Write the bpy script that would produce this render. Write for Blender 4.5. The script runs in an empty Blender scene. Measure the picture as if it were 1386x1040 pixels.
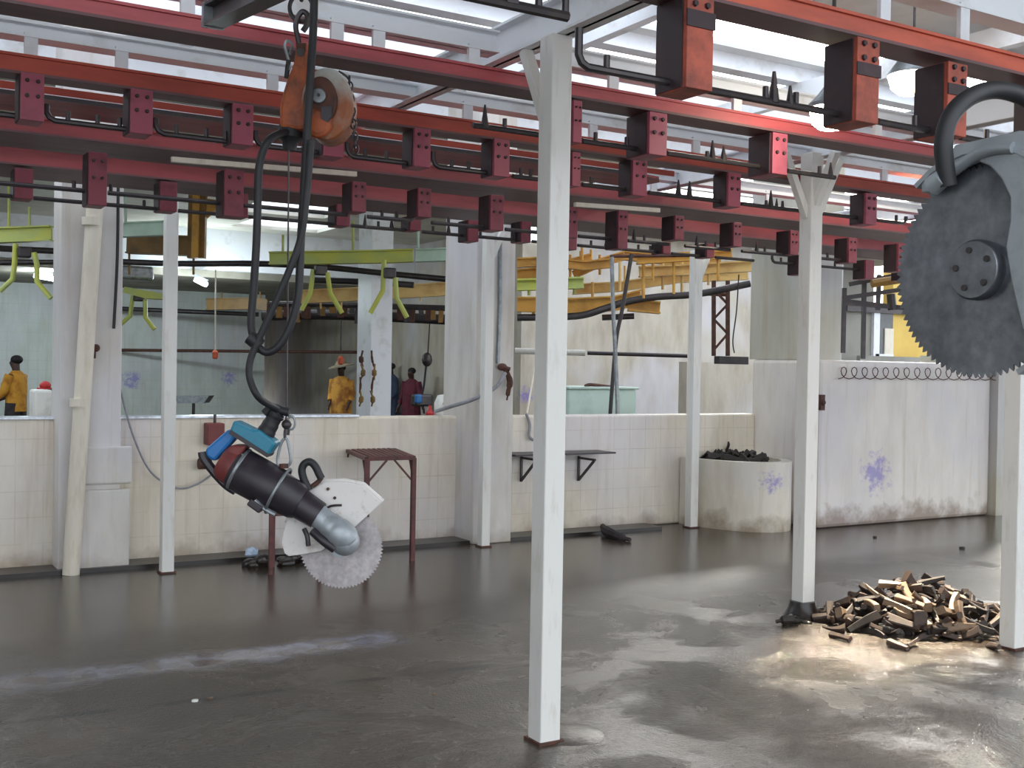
import bpy, bmesh, math, random
from mathutils import Vector, Matrix, Quaternion
random.seed(11)
R = math.radians
scene = bpy.context.scene
COL = scene.collection
# ------------------------------------------------------------------ camera model (1386 x 1040)
W, H, F = 1386, 1040, 1525.0
YAW, PITCH, ROLL = R(58.843), R(-0.781), R(0.997)
CAM = Vector((0, 0, 1.6))
_f = Vector((math.cos(PITCH)*math.cos(YAW), math.cos(PITCH)*math.sin(YAW), math.sin(PITCH)))
_r0 = Vector((math.sin(YAW), -math.cos(YAW), 0)); _u0 = _r0.cross(_f)
_r = math.cos(ROLL)*_r0 + math.sin(ROLL)*_u0; _u = math.cos(ROLL)*_u0 - math.sin(ROLL)*_r0
FH = Vector((math.cos(YAW), math.sin(YAW), 0)); RH = _r0.copy()
def ray(x, y): return _f + (x-W/2)/F*_r - (y-H/2)/F*_u
def onY(x, y, Y): d = ray(x, y); return CAM + d*(Y/d.y)
def onX(x, y, X): d = ray(x, y); return CAM + d*(X/d.x)
def onZ(x, y, z): d = ray(x, y); return CAM + d*((z-1.6)/d.z)
def onD(x, y, D): d = ray(x, y); return CAM + d*(D/d.dot(FH))
cam_d = bpy.data.cameras.new('camera'); cam = bpy.data.objects.new('camera', cam_d); COL.objects.link(cam)
cam_d.sensor_fit = 'HORIZONTAL'; cam_d.sensor_width = 36; cam_d.lens = 36*F/W; cam_d.clip_end = 300
m3 = Matrix((_r, _u, -_f)).transposed(); cam.matrix_world = Matrix.Translation(CAM) @ m3.to_4x4()
scene.camera = cam

# ------------------------------------------------------------------ materials
def lin(c):
    f = lambda v: v/12.92 if v <= .04045 else ((v+.055)/1.055)**2.4
    return tuple(f(v/255) for v in c)+(1,)
def nt(name):
    m = bpy.data.materials.new(name); m.use_nodes = True; t = m.node_tree; t.nodes.clear()
    return m, t
def N(t, k, **kw):
    n = t.nodes.new(k)
    for a, v in kw.items():
        if a in n.inputs: n.inputs[a].default_value = v
        else: setattr(n, a, v)
    return n
def L(t, a, b): t.links.new(a, b)
def bsdf(t, rough=.5, metal=0.0, spec=.5):
    o = N(t, 'ShaderNodeOutputMaterial'); p = N(t, 'ShaderNodeBsdfPrincipled')
    p.inputs['Roughness'].default_value = rough; p.inputs['Metallic'].default_value = metal
    p.inputs['Specular IOR Level'].default_value = spec
    L(t, p.outputs[0], o.inputs[0]); return p
def mixc(t, fac, a, b):
    x = N(t, 'ShaderNodeMix'); x.data_type = 'RGBA'
    for i, v in ((6, a), (7, b)):
        if isinstance(v, tuple): x.inputs[i].default_value = v
        else: L(t, v, x.inputs[i])
    if isinstance(fac, (int, float)): x.inputs[0].default_value = fac
    else: L(t, fac, x.inputs[0])
    return x.outputs[2]
def noise(t, vec, scale, detail=5, rough=.6, dist=0.0):
    n = N(t, 'ShaderNodeTexNoise'); n.inputs['Scale'].default_value = scale; n.inputs['Detail'].default_value = detail
    n.inputs['Roughness'].default_value = rough; n.inputs['Distortion'].default_value = dist
    L(t, vec, n.inputs['Vector']); return n.outputs[0]
def ramp(t, v, a, b, ca=(0, 0, 0, 1), cb=(1, 1, 1, 1)):
    r = N(t, 'ShaderNodeValToRGB'); e = r.color_ramp.elements
    e[0].position = a; e[0].color = ca; e[1].position = b; e[1].color = cb
    L(t, v, r.inputs[0]); return r.outputs[0]
def math_(t, op, a, b=None, c=None, clamp=False):
    n = N(t, 'ShaderNodeMath'); n.operation = op; n.use_clamp = clamp
    for i, v in enumerate((a, b, c)):
        if v is None: continue
        if isinstance(v, (int, float)): n.inputs[i].default_value = v
        else: L(t, v, n.inputs[i])
    return n.outputs[0]
def pos(t): return N(t, 'ShaderNodeNewGeometry').outputs['Position']
def objc(t): return N(t, 'ShaderNodeTexCoord').outputs['Object']
def bump(t, p, h, s, d=.01):
    b = N(t, 'ShaderNodeBump'); b.inputs['Strength'].default_value = s; b.inputs['Distance'].default_value = d
    L(t, h, b.inputs['Height']); L(t, b.outputs[0], p.inputs['Normal'])
MATS = {}
def paint(name, c, c2, scale=6, lo=.5, hi=.75, rough=.5, metal=0.0, bmp=0, spec=.5, stretch=None):
    m, t = nt(name); p = bsdf(t, rough, metal, spec); v = pos(t)
    if stretch:
        mp = N(t, 'ShaderNodeMapping'); mp.inputs['Scale'].default_value = stretch; L(t, v, mp.inputs[0]); v = mp.outputs[0]
    n = noise(t, v, scale); L(t, mixc(t, ramp(t, n, lo, hi), lin(c), lin(c2)), p.inputs['Base Color'])
    if bmp: bump(t, p, n, bmp)
    MATS[name] = m; return m
def emit(name, c, s):
    m, t = nt(name); o = N(t, 'ShaderNodeOutputMaterial'); e = N(t, 'ShaderNodeEmission'); e.inputs[0].default_value = lin(c); e.inputs[1].default_value = s
    L(t, e.outputs[0], o.inputs[0]); MATS[name] = m; return m
M = MATS
paint('post_paint', (226, 225, 220), (200, 192, 178), 5, .55, .85, .45, stretch=(4, 4, .9))
paint('white_steel', (232, 235, 240), (188, 186, 178), 3, .55, .8, .45)
paint('roof_sheet', (222, 222, 218), (196, 192, 182), 1.2, .5, .8, .6)
paint('red_paint', (184, 84, 88), (140, 58, 64), 3, .45, .75, .45, stretch=(.5, 3, 3))
paint('orange_paint', (206, 92, 62), (158, 66, 50), 3, .45, .75, .45, stretch=(.5, 3, 3))
paint('brick_red_paint', (188, 78, 58), (140, 54, 44), 3, .42, .75, .5, stretch=(.5, 3, 3))
paint('flange_red', (112, 78, 80), (84, 62, 66), 3, .42, .75, .5, stretch=(.5, 3, 3))  # darker, greyer red kept for the rails' lower flanges
paint('maroon_paint', (160, 70, 74), (116, 52, 54), 3, .42, .75, .5, stretch=(.5, 3, 3))
paint('bracket_paint', (160, 76, 94), (124, 58, 72), 8, .5, .8, .5)
paint('bracket_maroon', (132, 60, 72), (94, 44, 54), 8, .5, .8, .5)
paint('bracket_dark', (56, 42, 46), (76, 54, 56), 8, .5, .8, .6)
paint('rusty_bracket', (190, 92, 70), (128, 66, 54), 9, .42, .7, .6)
paint('dark_steel', (66, 62, 64), (88, 78, 74), 9, .5, .8, .4, .5)
paint('black_rubber', (34, 34, 37), (48, 47, 49), 9, .5, .8, .55)
paint('black_plastic', (44, 39, 45), (60, 52, 58), 14, .5, .8, .42)
paint('blue_plastic', (38, 112, 178), (32, 90, 140), 14, .5, .8, .38)
paint('teal_plastic', (40, 126, 152), (30, 92, 118), 14, .5, .8, .38)
paint('red_brown', (118, 52, 50), (88, 40, 40), 14, .5, .8, .5)
paint('cast_silver', (168, 175, 180), (136, 142, 146), 18, .5, .8, .48, .5)
paint('guard_white', (224, 220, 216), (176, 160, 152), 22, .55, .75, .45)
paint('hoist_orange', (172, 86, 42), (96, 56, 42), 13, .42, .68, .55)
paint('rust', (92, 56, 44), (56, 38, 34), 18, .4, .7, .7)
paint('table_paint', (104, 56, 54), (70, 44, 42), 14, .4, .7, .55)
paint('galvanised', (150, 156, 160), (116, 120, 122), 16, .4, .7, .4, .6)
paint('grey_hose', (150, 150, 156), (120, 120, 124), 12, .4, .7, .5)
paint('cream_pipe', (222, 214, 198), (200, 190, 170), 5, .5, .8, .5, stretch=(4, 4, .8))
paint('yellow_green', (190, 194, 84), (164, 182, 120), 2.2, .45, .7, .5)
paint('pale_green', (196, 222, 208), (176, 198, 178), 2.2, .45, .7, .5)
paint('gold_paint', (212, 160, 70), (162, 118, 52), 2.6, .45, .7, .5)
paint('tan_paint', (222, 192, 126), (190, 146, 86), 2.6, .45, .7, .5)
paint('brown_yellow', (140, 104, 44), (100, 76, 38), 2.6, .45, .7, .5)
paint('ceiling_paint', (206, 202, 190), (178, 172, 158), 1.2, .4, .7, .8)
paint('concrete_soffit', (158, 152, 138), (124, 118, 104), 1.2, .4, .7, .8)
paint('gutter', (46, 40, 36), (26, 23, 22), 3, .4, .7, .3, bmp=.3)
paint('skin', (72, 48, 38), (60, 40, 32), 20, .4, .7, .5)
paint('hair', (22, 18, 18), (30, 26, 24), 20, .4, .7, .7)
paint('yellow_cloth', (206, 150, 50), (170, 112, 36), 9, .45, .65, .85)
paint('ochre_cloth', (204, 148, 60), (150, 96, 44), 5, .45, .6, .85)
paint('maroon_cloth', (100, 36, 54), (76, 28, 44), 9, .45, .65, .85)
paint('navy_cloth', (62, 74, 98), (48, 58, 80), 9, .45, .65, .85)
paint('dark_cloth', (56, 50, 52), (40, 36, 38), 9, .45, .65, .85)
paint('straw', (134, 122, 100), (98, 86, 72), 12, .45, .65, .85)
paint('white_plastic', (226, 226, 220), (190, 188, 180), 8, .5, .8, .45)
paint('red_plastic', (186, 44, 46), (146, 34, 38), 8, .5, .8, .45)
paint('orange_plastic', (206, 92, 54), (166, 68, 42), 8, .5, .8, .45)
paint('tub_green', (198, 220, 210), (176, 196, 186), 3, .5, .8, .5)
paint('offcut_dark', (46, 37, 33), (28, 24, 22), 14, .4, .7, .6)
paint('offcut_brown', (70, 53, 43), (44, 35, 31), 14, .4, .7, .6)
paint('offcut_pale', (126, 104, 82), (84, 68, 54), 12, .45, .75, .55)
paint('scrap', (188, 206, 226), (120, 140, 164), 30, .4, .7, .4)
paint('rag', (92, 62, 48), (62, 42, 36), 20, .4, .7, .85)
paint('bright_strip', (212, 218, 226), (160, 164, 170), 14, .4, .7, .3, .5)
paint('yellow_render', (222, 190, 104), (206, 172, 88), 1, .4, .7, .8)
paint('grey_render', (150, 148, 140), (130, 128, 120), 1, .4, .7, .8)
paint('window_dark', (90, 92, 92), (70, 72, 74), 2, .4, .7, .2)
emit('lamp_glow', (255, 240, 214), 40)
emit('window_glow', (224, 248, 250), 3)
emit('tube_glow', (226, 246, 255), 14)
# brushed blades
def blade_mat(name, c1, c2, rough, metal, sc):
    m, t = nt(name); p = bsdf(t, rough, metal); v = objc(t)
    w = N(t, 'ShaderNodeTexWave'); w.wave_type = 'RINGS'; w.rings_direction = 'Y'
    w.inputs['Scale'].default_value = sc; w.inputs['Distortion'].default_value = 3; w.inputs['Detail'].default_value = 3
    L(t, v, w.inputs[0]); n = noise(t, v, 34, 6)
    f = math_(t, 'ADD', math_(t, 'MULTIPLY', w.outputs['Fac'], .12), math_(t, 'MULTIPLY', ramp(t, n, .35, .7), .88))
    L(t, mixc(t, f, lin(c1), lin(c2)), p.inputs['Base Color'])
    p.inputs['Anisotropic'].default_value = .75
    tg = N(t, 'ShaderNodeTangent'); tg.direction_type = 'RADIAL'; tg.axis = 'Y'; L(t, tg.outputs[0], p.inputs['Tangent'])
    M[name] = m
blade_mat('blade_worn', (160, 153, 154), (196, 190, 190), .45, .3, 240)
blade_mat('blade_dark', (104, 107, 114), (136, 140, 146), .36, .72, 400)
def rust_fade(name, c, c2, z0, z1):
    m, t = nt(name); p = bsdf(t, .55); v = pos(t); sep = N(t, 'ShaderNodeSeparateXYZ'); L(t, v, sep.inputs[0])
    k = math_(t, 'DIVIDE', math_(t, 'SUBTRACT', sep.outputs[2], z0), z1-z0, clamp=True)
    k = math_(t, 'ADD', k, math_(t, 'MULTIPLY', math_(t, 'SUBTRACT', noise(t, v, 16, 6), .5), 1.1), clamp=True)
    L(t, mixc(t, k, lin(c2), lin(c)), p.inputs['Base Color']); M[name] = m
# translucent roof sheet
def trans(name, c, mixf):
    m, t = nt(name); o = N(t, 'ShaderNodeOutputMaterial'); a = N(t, 'ShaderNodeBsdfTranslucent'); b = N(t, 'ShaderNodeBsdfTransparent'); x = N(t, 'ShaderNodeMixShader')
    a.inputs[0].default_value = lin(c); b.inputs[0].default_value = lin(c); x.inputs[0].default_value = mixf
    L(t, a.outputs[0], x.inputs[1]); L(t, b.outputs[0], x.inputs[2]); L(t, x.outputs[0], o.inputs[0]); M[name] = m
trans('roof_light', (250, 252, 255), .8)
# tiled, stained wall; stains are listed as (centre, radius)
def wall_mat(name, c, c2, tile=True, stains=(), base=.22, ambient=.0, brown=(120, 92, 58)):
    m, t = nt(name); p = bsdf(t, .42, 0, .4); v = pos(t)
    mp = N(t, 'ShaderNodeMapping'); mp.inputs['Scale'].default_value = (2.2, 2.2, .7); L(t, v, mp.inputs[0])
    col = mixc(t, ramp(t, noise(t, mp.outputs[0], 1.7, 7), .4, .75), lin(c), lin(c2))
    col = mixc(t, math_(t, 'MULTIPLY', ramp(t, noise(t, v, .8, 2), .45, .65), .5), col, lin((208, 206, 216)))
    sep = N(t, 'ShaderNodeSeparateXYZ'); L(t, v, sep.inputs[0])
    if tile:
        cx = N(t, 'ShaderNodeCombineXYZ'); L(t, sep.outputs[0], cx.inputs[0]); L(t, sep.outputs[2], cx.inputs[1])
        br = N(t, 'ShaderNodeTexBrick'); br.offset = 0; br.inputs['Scale'].default_value = 1; br.inputs['Brick Width'].default_value = .2
        br.inputs['Row Height'].default_value = .2; br.inputs['Mortar Size'].default_value = .004
        L(t, cx.outputs[0], br.inputs[0])
        g = math_(t, 'MULTIPLY', br.outputs['Fac'], ramp(t, noise(t, v, 2.3, 3), .35, .8))
        col = mixc(t, g, col, lin((190, 178, 156)))
    # brown splash line along the foot of the wall, broken by noise
    edge = math_(t, 'ADD', math_(t, 'MULTIPLY', noise(t, v, 3.2, 6), base*1.5), -base*.36)
    k = math_(t, 'SUBTRACT', edge, sep.outputs[2]); k = math_(t, 'MULTIPLY', k, 5, clamp=True)
    k = math_(t, 'MULTIPLY', k, .68)
    col = mixc(t, k, col, lin(brown))
    dr = N(t, 'ShaderNodeMapping'); dr.inputs['Scale'].default_value = (9, 9, .5); L(t, v, dr.inputs[0])
    col = mixc(t, math_(t, 'MULTIPLY', ramp(t, noise(t, dr.outputs[0], 1.3, 4), .55, .8), .45), col, lin((176, 154, 120)))
    for (cx_, cy_, cz_), rad in stains:
        d = N(t, 'ShaderNodeVectorMath'); d.operation = 'DISTANCE'; L(t, v, d.inputs[0]); d.inputs[1].default_value = (cx_, cy_, cz_)
        s = math_(t, 'SUBTRACT', 1, math_(t, 'DIVIDE', d.outputs['Value'], rad), clamp=True)
        s = math_(t, 'MULTIPLY', math_(t, 'SUBTRACT', math_(t, 'MULTIPLY', s, noise(t, v, 6.5/rad, 4, .7)), .30), 6, clamp=True)
        col = mixc(t, math_(t, 'MULTIPLY', s, .6), col, lin((110, 92, 196)))
    L(t, col, p.inputs['Base Color']); M[name] = m; return m
wall_mat('tile_wall', (230, 221, 204), (206, 194, 174), base=.36)
st = onY(1186, 640, 8.29)
wall_mat('plaster_wall', (232, 226, 218), (214, 206, 196), False, [(tuple(st), .6)], .55, brown=(122, 92, 66))
st2 = onY(1042, 652, 8.34)
wall_mat('trough_wall', (228, 222, 208), (204, 194, 174), False, [(tuple(st2), .34)], .5)
wall_mat('column_wall', (216, 212, 206), (190, 184, 174), False)
wall_mat('pier_wall', (196, 194, 180), (180, 176, 160), False)
FARY = 26.0
ps = [(tuple(onY(178, 515, FARY)), .62), (tuple(onY(310, 512, FARY)), .5)]
wall_mat('far_wall', (206, 214, 208), (186, 192, 184), True, ps)
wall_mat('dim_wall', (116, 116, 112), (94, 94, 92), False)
wall_mat('hall_wall', (190, 182, 166), (160, 148, 132), False, [(tuple(onY(712, 535, 17)), .45)])
# wet concrete floor
def floor_mat():
    m, t = nt('wet_concrete'); p = bsdf(t, .3, 0, .6); v = pos(t)
    sep = N(t, 'ShaderNodeSeparateXYZ'); L(t, v, sep.inputs[0])
    big = noise(t, v, .55, 7, .62, .4); mid = noise(t, v, 2.6, 6, .65); fine = noise(t, v, 42, 4, .7)
    c = mixc(t, ramp(t, big, .36, .66), lin((50, 43, 37)), lin((80, 71, 62)))
    c = mixc(t, math_(t, 'MULTIPLY', ramp(t, mid, .5, .72), .6), c, lin((40, 32, 27)))
    c = mixc(t, math_(t, 'MULTIPLY', ramp(t, fine, .45, .8), .35), c, lin((92, 82, 71)))
    # straight joint between pours, filled with dirt
    dy = math_(t, 'ABSOLUTE', math_(t, 'SUBTRACT', sep.outputs[1], math_(t, 'ADD', math_(t, 'SUBTRACT', 5.385, math_(t, 'MULTIPLY', sep.outputs[0], .065)), math_(t, 'MULTIPLY', mid, .06))))
    ln = math_(t, 'MULTIPLY', math_(t, 'SUBTRACT', .035, dy), 60, clamp=True)
    ln = math_(t, 'MULTIPLY', ln, ramp(t, noise(t, v, 5, 3), .40, .52))
    lx = math_(t, 'MULTIPLY', math_(t, 'SUBTRACT', 3.1, sep.outputs[0]), 6, clamp=True); ln = math_(t, 'MULTIPLY', ln, lx)
    c = mixc(t, ln, c, lin((24, 20, 18)))
    # standing water where the slab dips: along a shallow channel and in scattered pools
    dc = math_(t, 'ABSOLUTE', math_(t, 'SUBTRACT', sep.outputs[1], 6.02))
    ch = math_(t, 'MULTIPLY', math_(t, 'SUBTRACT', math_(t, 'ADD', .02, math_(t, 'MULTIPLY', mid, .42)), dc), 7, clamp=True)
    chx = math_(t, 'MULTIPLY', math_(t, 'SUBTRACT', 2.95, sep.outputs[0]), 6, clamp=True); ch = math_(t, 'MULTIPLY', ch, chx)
    # bluish daylight painted into the floor colour along the channel
    day_tint = math_(t, 'MULTIPLY', ch, ramp(t, noise(t, v, 6, 6, .7, .6), .36, .6)); day_tint = math_(t, 'MULTIPLY', day_tint, math_(t, 'ADD', .25, math_(t, 'MULTIPLY', sep.outputs[0], .22)), clamp=True)
    c = mixc(t, math_(t, 'MULTIPLY', day_tint, .8), c, lin((150, 156, 176)))
    L(t, c, p.inputs['Base Color'])
    pool = ramp(t, noise(t, v, 1.15, 6, .62, .5), .47, .57)
    far = math_(t, 'MULTIPLY', math_(t, 'SUBTRACT', sep.outputs[1], 5.6), .7, clamp=True)
    wet = math_(t, 'MAXIMUM', math_(t, 'MAXIMUM', ch, math_(t, 'MULTIPLY', pool, .75)), math_(t, 'MULTIPLY', far, .9))
    rr = math_(t, 'SUBTRACT', .36, math_(t, 'MULTIPLY', wet, .31))
    rr = math_(t, 'ADD', rr, math_(t, 'MULTIPLY', math_(t, 'SUBTRACT', mid, .5), .10), clamp=True)
    # thin rough film of water over the trafficked part of the floor
    dd = N(t, 'ShaderNodeVectorMath'); dd.operation = 'DISTANCE'; L(t, v, dd.inputs[0]); dd.inputs[1].default_value = (4.7, 3.5, 0)
    film = math_(t, 'MULTIPLY', math_(t, 'SUBTRACT', 2.1, math_(t, 'ADD', dd.outputs['Value'], math_(t, 'MULTIPLY', big, .6))), 1.6, clamp=True)
    film = math_(t, 'MULTIPLY', film, ramp(t, noise(t, v, 1.5, 5, .6, .4), .36, .5))
    rr = math_(t, 'SUBTRACT', rr, math_(t, 'MULTIPLY', film, .24))
    L(t, math_(t, 'ADD', .55, math_(t, 'MULTIPLY', film, .45)), p.inputs['Specular IOR Level'])
    L(t, math_(t, 'MAXIMUM', rr, .04), p.inputs['Roughness'])
    hb = math_(t, 'MULTIPLY', math_(t, 'ADD', math_(t, 'MULTIPLY', fine, .6), math_(t, 'MULTIPLY', noise(t, v, 130, 2), .4)), math_(t, 'SUBTRACT', 1.0, math_(t, 'MULTIPLY', wet, .93)))
    hb = math_(t, 'MULTIPLY', hb, math_(t, 'ADD', .8, math_(t, 'MULTIPLY', film, 1.2))); bump(t, p, hb, .8, .016)
    M['wet_concrete'] = m
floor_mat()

# ------------------------------------------------------------------ mesh helpers
class MB:
    def __init__(s): s.bm = bmesh.new()
    def _x(s, vs, mat):
        if mat is not None: bmesh.ops.transform(s.bm, matrix=mat, verts=vs)
        return s
    def box(s, c, d, rot=None):
        r = bmesh.ops.create_cube(s.bm, size=1); m = Matrix.Translation(Vector(c))
        if rot is not None: m = m @ rot.to_4x4()
        return s._x(r['verts'], m @ Matrix.Diagonal((d[0], d[1], d[2], 1)))
    def span(s, a, b):
        a, b = Vector(a), Vector(b); return s.box((a+b)/2, [abs(b[i]-a[i]) for i in range(3)])
    def bar(s, a, b, w, h, up=Vector((0, 0, 1))):
        a, b = Vector(a), Vector(b); d = (b-a); ln = d.length; d = d.normalized()
        sd = up.cross(d)
        if sd.length < 1e-4: sd = Vector((1, 0, 0)).cross(d)
        sd.normalize(); u2 = d.cross(sd)
        return s.box((a+b)/2, (ln, w, h), Matrix((d, sd, u2)).transposed())
    def cyl(s, a, b, r0, r1=None, seg=16):
        a, b = Vector(a), Vector(b); r1 = r0 if r1 is None else r1
        r = bmesh.ops.create_cone(s.bm, cap_ends=True, segments=seg, radius1=r0, radius2=r1, depth=(b-a).length)
        q = Vector((0, 0, 1)).rotation_difference((b-a).normalized())
        return s._x(r['verts'], Matrix.Translation((a+b)/2) @ q.to_matrix().to_4x4())
    def ball(s, c, r, seg=16, rot=None):
        v = bmesh.ops.create_uvsphere(s.bm, u_segments=seg, v_segments=max(6, seg//2), radius=1)['verts']
        rr = (r, r, r) if isinstance(r, (int, float)) else r
        m = Matrix.Translation(Vector(c))
        if rot is not None: m = m @ rot.to_4x4()
        return s._x(v, m @ Matrix.Diagonal((rr[0], rr[1], rr[2], 1)))
    def tube(s, pts, r, seg=10, smooth=True, closed=False):
        P = [Vector(p) for p in pts]
        if smooth and len(P) > 2:
            Q = []; n = len(P); rng = range(n if closed else n-1)
            for i in rng:
                p0 = P[(i-1) % n] if closed or i else P[0]; p1 = P[i]; p2 = P[(i+1) % n]
                p3 = P[(i+2) % n] if closed or i+2 < n else P[-1]
                for k in range(6):
                    u = k/6; Q.append(.5*((2*p1)+(p2-p0)*u+(2*p0-5*p1+4*p2-p3)*u*u+(3*p1-p0-3*p2+p3)*u**3))
            if not closed: Q.append(P[-1])
            P = Q
        n = len(P); rings = []; nrm = None
        for i in range(n):
            if closed: d = P[(i+1) % n]-P[i-1]
            else: d = P[min(i+1, n-1)]-P[max(i-1, 0)]
            d = d.normalized() if d.length > 1e-9 else Vector((0, 0, 1))
            if nrm is None: nrm = d.orthogonal().normalized()
            nrm = (nrm-d*nrm.dot(d)); nrm = nrm.normalized() if nrm.length > 1e-6 else d.orthogonal().normalized()
            b = d.cross(nrm); rad = r[min(int(i*len(r)/n), len(r)-1)] if isinstance(r, (list, tuple)) else r
            rings.append([s.bm.verts.new(P[i]+rad*(math.cos(2*math.pi*k/seg)*nrm+math.sin(2*math.pi*k/seg)*b)) for k in range(seg)])
        for i in range(n if closed else n-1):
            A, B = rings[i], rings[(i+1) % n]
            for k in range(seg): s.bm.faces.new((A[k], A[(k+1) % seg], B[(k+1) % seg], B[k]))
        if not closed: s.bm.faces.new(rings[0][::-1]); s.bm.faces.new(rings[-1])
        return s
    def prism(s, poly, off):
        """poly: 3D points of one face, off: thickness vector"""
        off = Vector(off); a = [s.bm.verts.new(Vector(p)) for p in poly]; b = [s.bm.verts.new(Vector(p)+off) for p in poly]
        n = len(a); s.bm.faces.new(a[::-1]); s.bm.faces.new(b)
        for i in range(n): s.bm.faces.new((a[i], a[(i+1) % n], b[(i+1) % n], b[i]))
        return s
    def lathe(s, a, d, prof, seg=24):
        """prof: (distance along d, radius)"""
        a, d = Vector(a), Vector(d).normalized(); n1 = d.orthogonal().normalized(); n2 = d.cross(n1); rings = []
        for h, r in prof:
            rings.append([s.bm.verts.new(a+d*h+max(r, 1e-4)*(math.cos(2*math.pi*k/seg)*n1+math.sin(2*math.pi*k/seg)*n2)) for k in range(seg)])
        for A, B in zip(rings, rings[1:]):
            for k in range(seg): s.bm.faces.new((A[k], A[(k+1) % seg], B[(k+1) % seg], B[k]))
        s.bm.faces.new(rings[0][::-1]); s.bm.faces.new(rings[-1]); return s
    def build(s, name, mat, parent=None, bevel=0, smooth=False):
        bmesh.ops.recalc_face_normals(s.bm, faces=s.bm.faces[:])
        me = bpy.data.meshes.new(name)
        if parent is not None:
            bmesh.ops.transform(s.bm, matrix=WM[parent].inverted(), verts=s.bm.verts[:])
        s.bm.to_mesh(me); s.bm.free(); me.materials.append(M[mat] if isinstance(mat, str) else mat)
        if smooth:
            for f in me.polygons: f.use_smooth = True
            try: me.set_sharp_from_angle(angle=R(40))
            except Exception: pass
        o = bpy.data.objects.new(name, me); COL.objects.link(o)
        if parent is not None: o.parent = parent
        WM[o] = WM[parent] if parent is not None else Matrix()
        if bevel:
            b = o.modifiers.new('bevel', 'BEVEL'); b.width = bevel; b.segments = 2; b.limit_method = 'ANGLE'
        return o
WM = {}
def tag(o, label, cat, group=None, kind=None):
    if label: o['label'] = label
    if cat: o['category'] = cat
    if group: o['group'] = group
    if kind: o['kind'] = kind
    return o
def thing(name, label, cat, loc, rz=0, group=None):
    o = bpy.data.objects.new(name, None); COL.objects.link(o); o.location = loc; o.rotation_euler = (0, 0, rz); o.empty_display_size = .1
    WM[o] = Matrix.Translation(Vector(loc)) @ Matrix.Rotation(rz, 4, 'Z')
    return tag(o, label, cat, group)
def struct(o): o['kind'] = 'structure'; return o
def copy_tree(o, parent=None):
    c = o.copy(); COL.objects.link(c)
    if parent is not None: c.parent = parent
    for ch in list(o.children): copy_tree(ch, c)
    return c
Z = Vector((0, 0, 1))

# ------------------------------------------------------------------ setting
FX0, FX1 = -14, 34
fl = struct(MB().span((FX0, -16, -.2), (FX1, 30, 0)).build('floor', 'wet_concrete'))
WY = 9.23
m = MB().span((-6, WY, 0), (8.72, WY+.2, 1.15)); struct(m.build('wall_back', 'tile_wall', bevel=.02))
m = MB().span((-6, WY-.012, 1.15), (4.0, WY+.21, 1.168)); struct(m.build('trim_1', 'bright_strip'))
m = MB().span((-6, WY-.30, 0.0), (7.2, WY-.005, .03)); struct(m.build('floor_gutter', 'gutter'))
m = MB().span((8.72, 8.29, 0), (11.5, 9.3, 1.75)); struct(m.build('wall_right', 'plaster_wall', bevel=.04))
m = MB().span((8.74, 8.42, 1.75), (9.15, 9.36, 4.15)); struct(m.build('pier', 'pier_wall'))
m = MB().span((11.5, 8.2, 0), (11.78, 9.3, 1.85)); struct(m.build('pilaster', 'pier_wall'))
# second slim concrete column behind the tall wall
a = onY(1117, 480, 9.9); b = onY(1139, 480, 9.9)
m = MB().span((a.x, 9.9, 0), (b.x, 10.5, 4.15)); struct(m.build('column_1', 'column_wall'))
# left concrete column
m = MB().span((1.47, 9.0, 0), (1.92, 9.35, 4.15)); struct(m.build('column_2', 'column_wall', bevel=.01))
m = MB().span((1.60, 8.97, 0), (1.99, 9.02, .62)); m.span((1.60, 8.965, .66), (2.0, 9.02, .95)); struct(m.build('column_plaster_patch', 'column_wall', bevel=.015))
# centre concrete column
a = onY(652, 600, 8.85); b = onY(696, 600, 8.85)
m = MB().span((a.x-.06, 8.88, 0), (b.x, 9.5, 4.15)); struct(m.build('column_3', 'column_wall', bevel=.01))
# far column with hooks
a = onY(502, 480, 15.0); b = onY(530, 480, 15.0)
m = MB().span((a.x, 15.0, 0), (b.x, 15.5, 4.15)); struct(m.build('column_4', 'white_steel'))
# hall beyond
xL = -8; xm = onY(612, 480, FARY).x+2
xc = onY(358, 480, FARY).x
m = MB().span((xL, FARY, 0), (xc, FARY+.2, 4.3)); struct(m.build('wall_far', 'far_wall'))
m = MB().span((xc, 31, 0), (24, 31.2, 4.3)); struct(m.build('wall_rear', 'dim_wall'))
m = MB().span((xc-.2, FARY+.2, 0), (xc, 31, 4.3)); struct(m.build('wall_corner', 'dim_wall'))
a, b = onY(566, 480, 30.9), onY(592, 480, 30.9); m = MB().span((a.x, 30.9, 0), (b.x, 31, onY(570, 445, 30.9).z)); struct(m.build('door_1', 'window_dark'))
m = MB().span((xL-.2, -1.2, 0), (xL, FARY, 4.9)); struct(m.build('wall_left', 'far_wall'))
hx0 = onY(705, 480, 17).x; hx1 = 16.6
m = MB().span((hx0, 17, 0), (hx1, 17.2, 4.15)); struct(m.build('wall_hall', 'hall_wall'))
m = MB().span((hx0, 17.2, 0), (hx0+.2, 31, 4.15)); struct(m.build('wall_return', 'hall_wall'))
m = MB().span((hx1, 10.5, 0), (hx1+.2, 17.2, 4.15)); 
# parapet in front of the hall wall
a = onY(930, 490, 14.0)
m = MB().span((onY(930, 490, 14).x, 14.0, 0), (onY(1015, 490, 14).x+1, 14.2, a.z)); struct(m.build('parapet', 'hall_wall'))
# soffit slab + fascia along the far wall
m = MB().span((xL, 21.5, 3.25), (hx0, 31.2, 3.42)); struct(m.build('ceiling_soffit', 'concrete_soffit'))
m = MB().span((xL, 21.3, 3.38), (hx0, 21.5, 4.15)); struct(m.build('trim_2', 'white_steel'))
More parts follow.
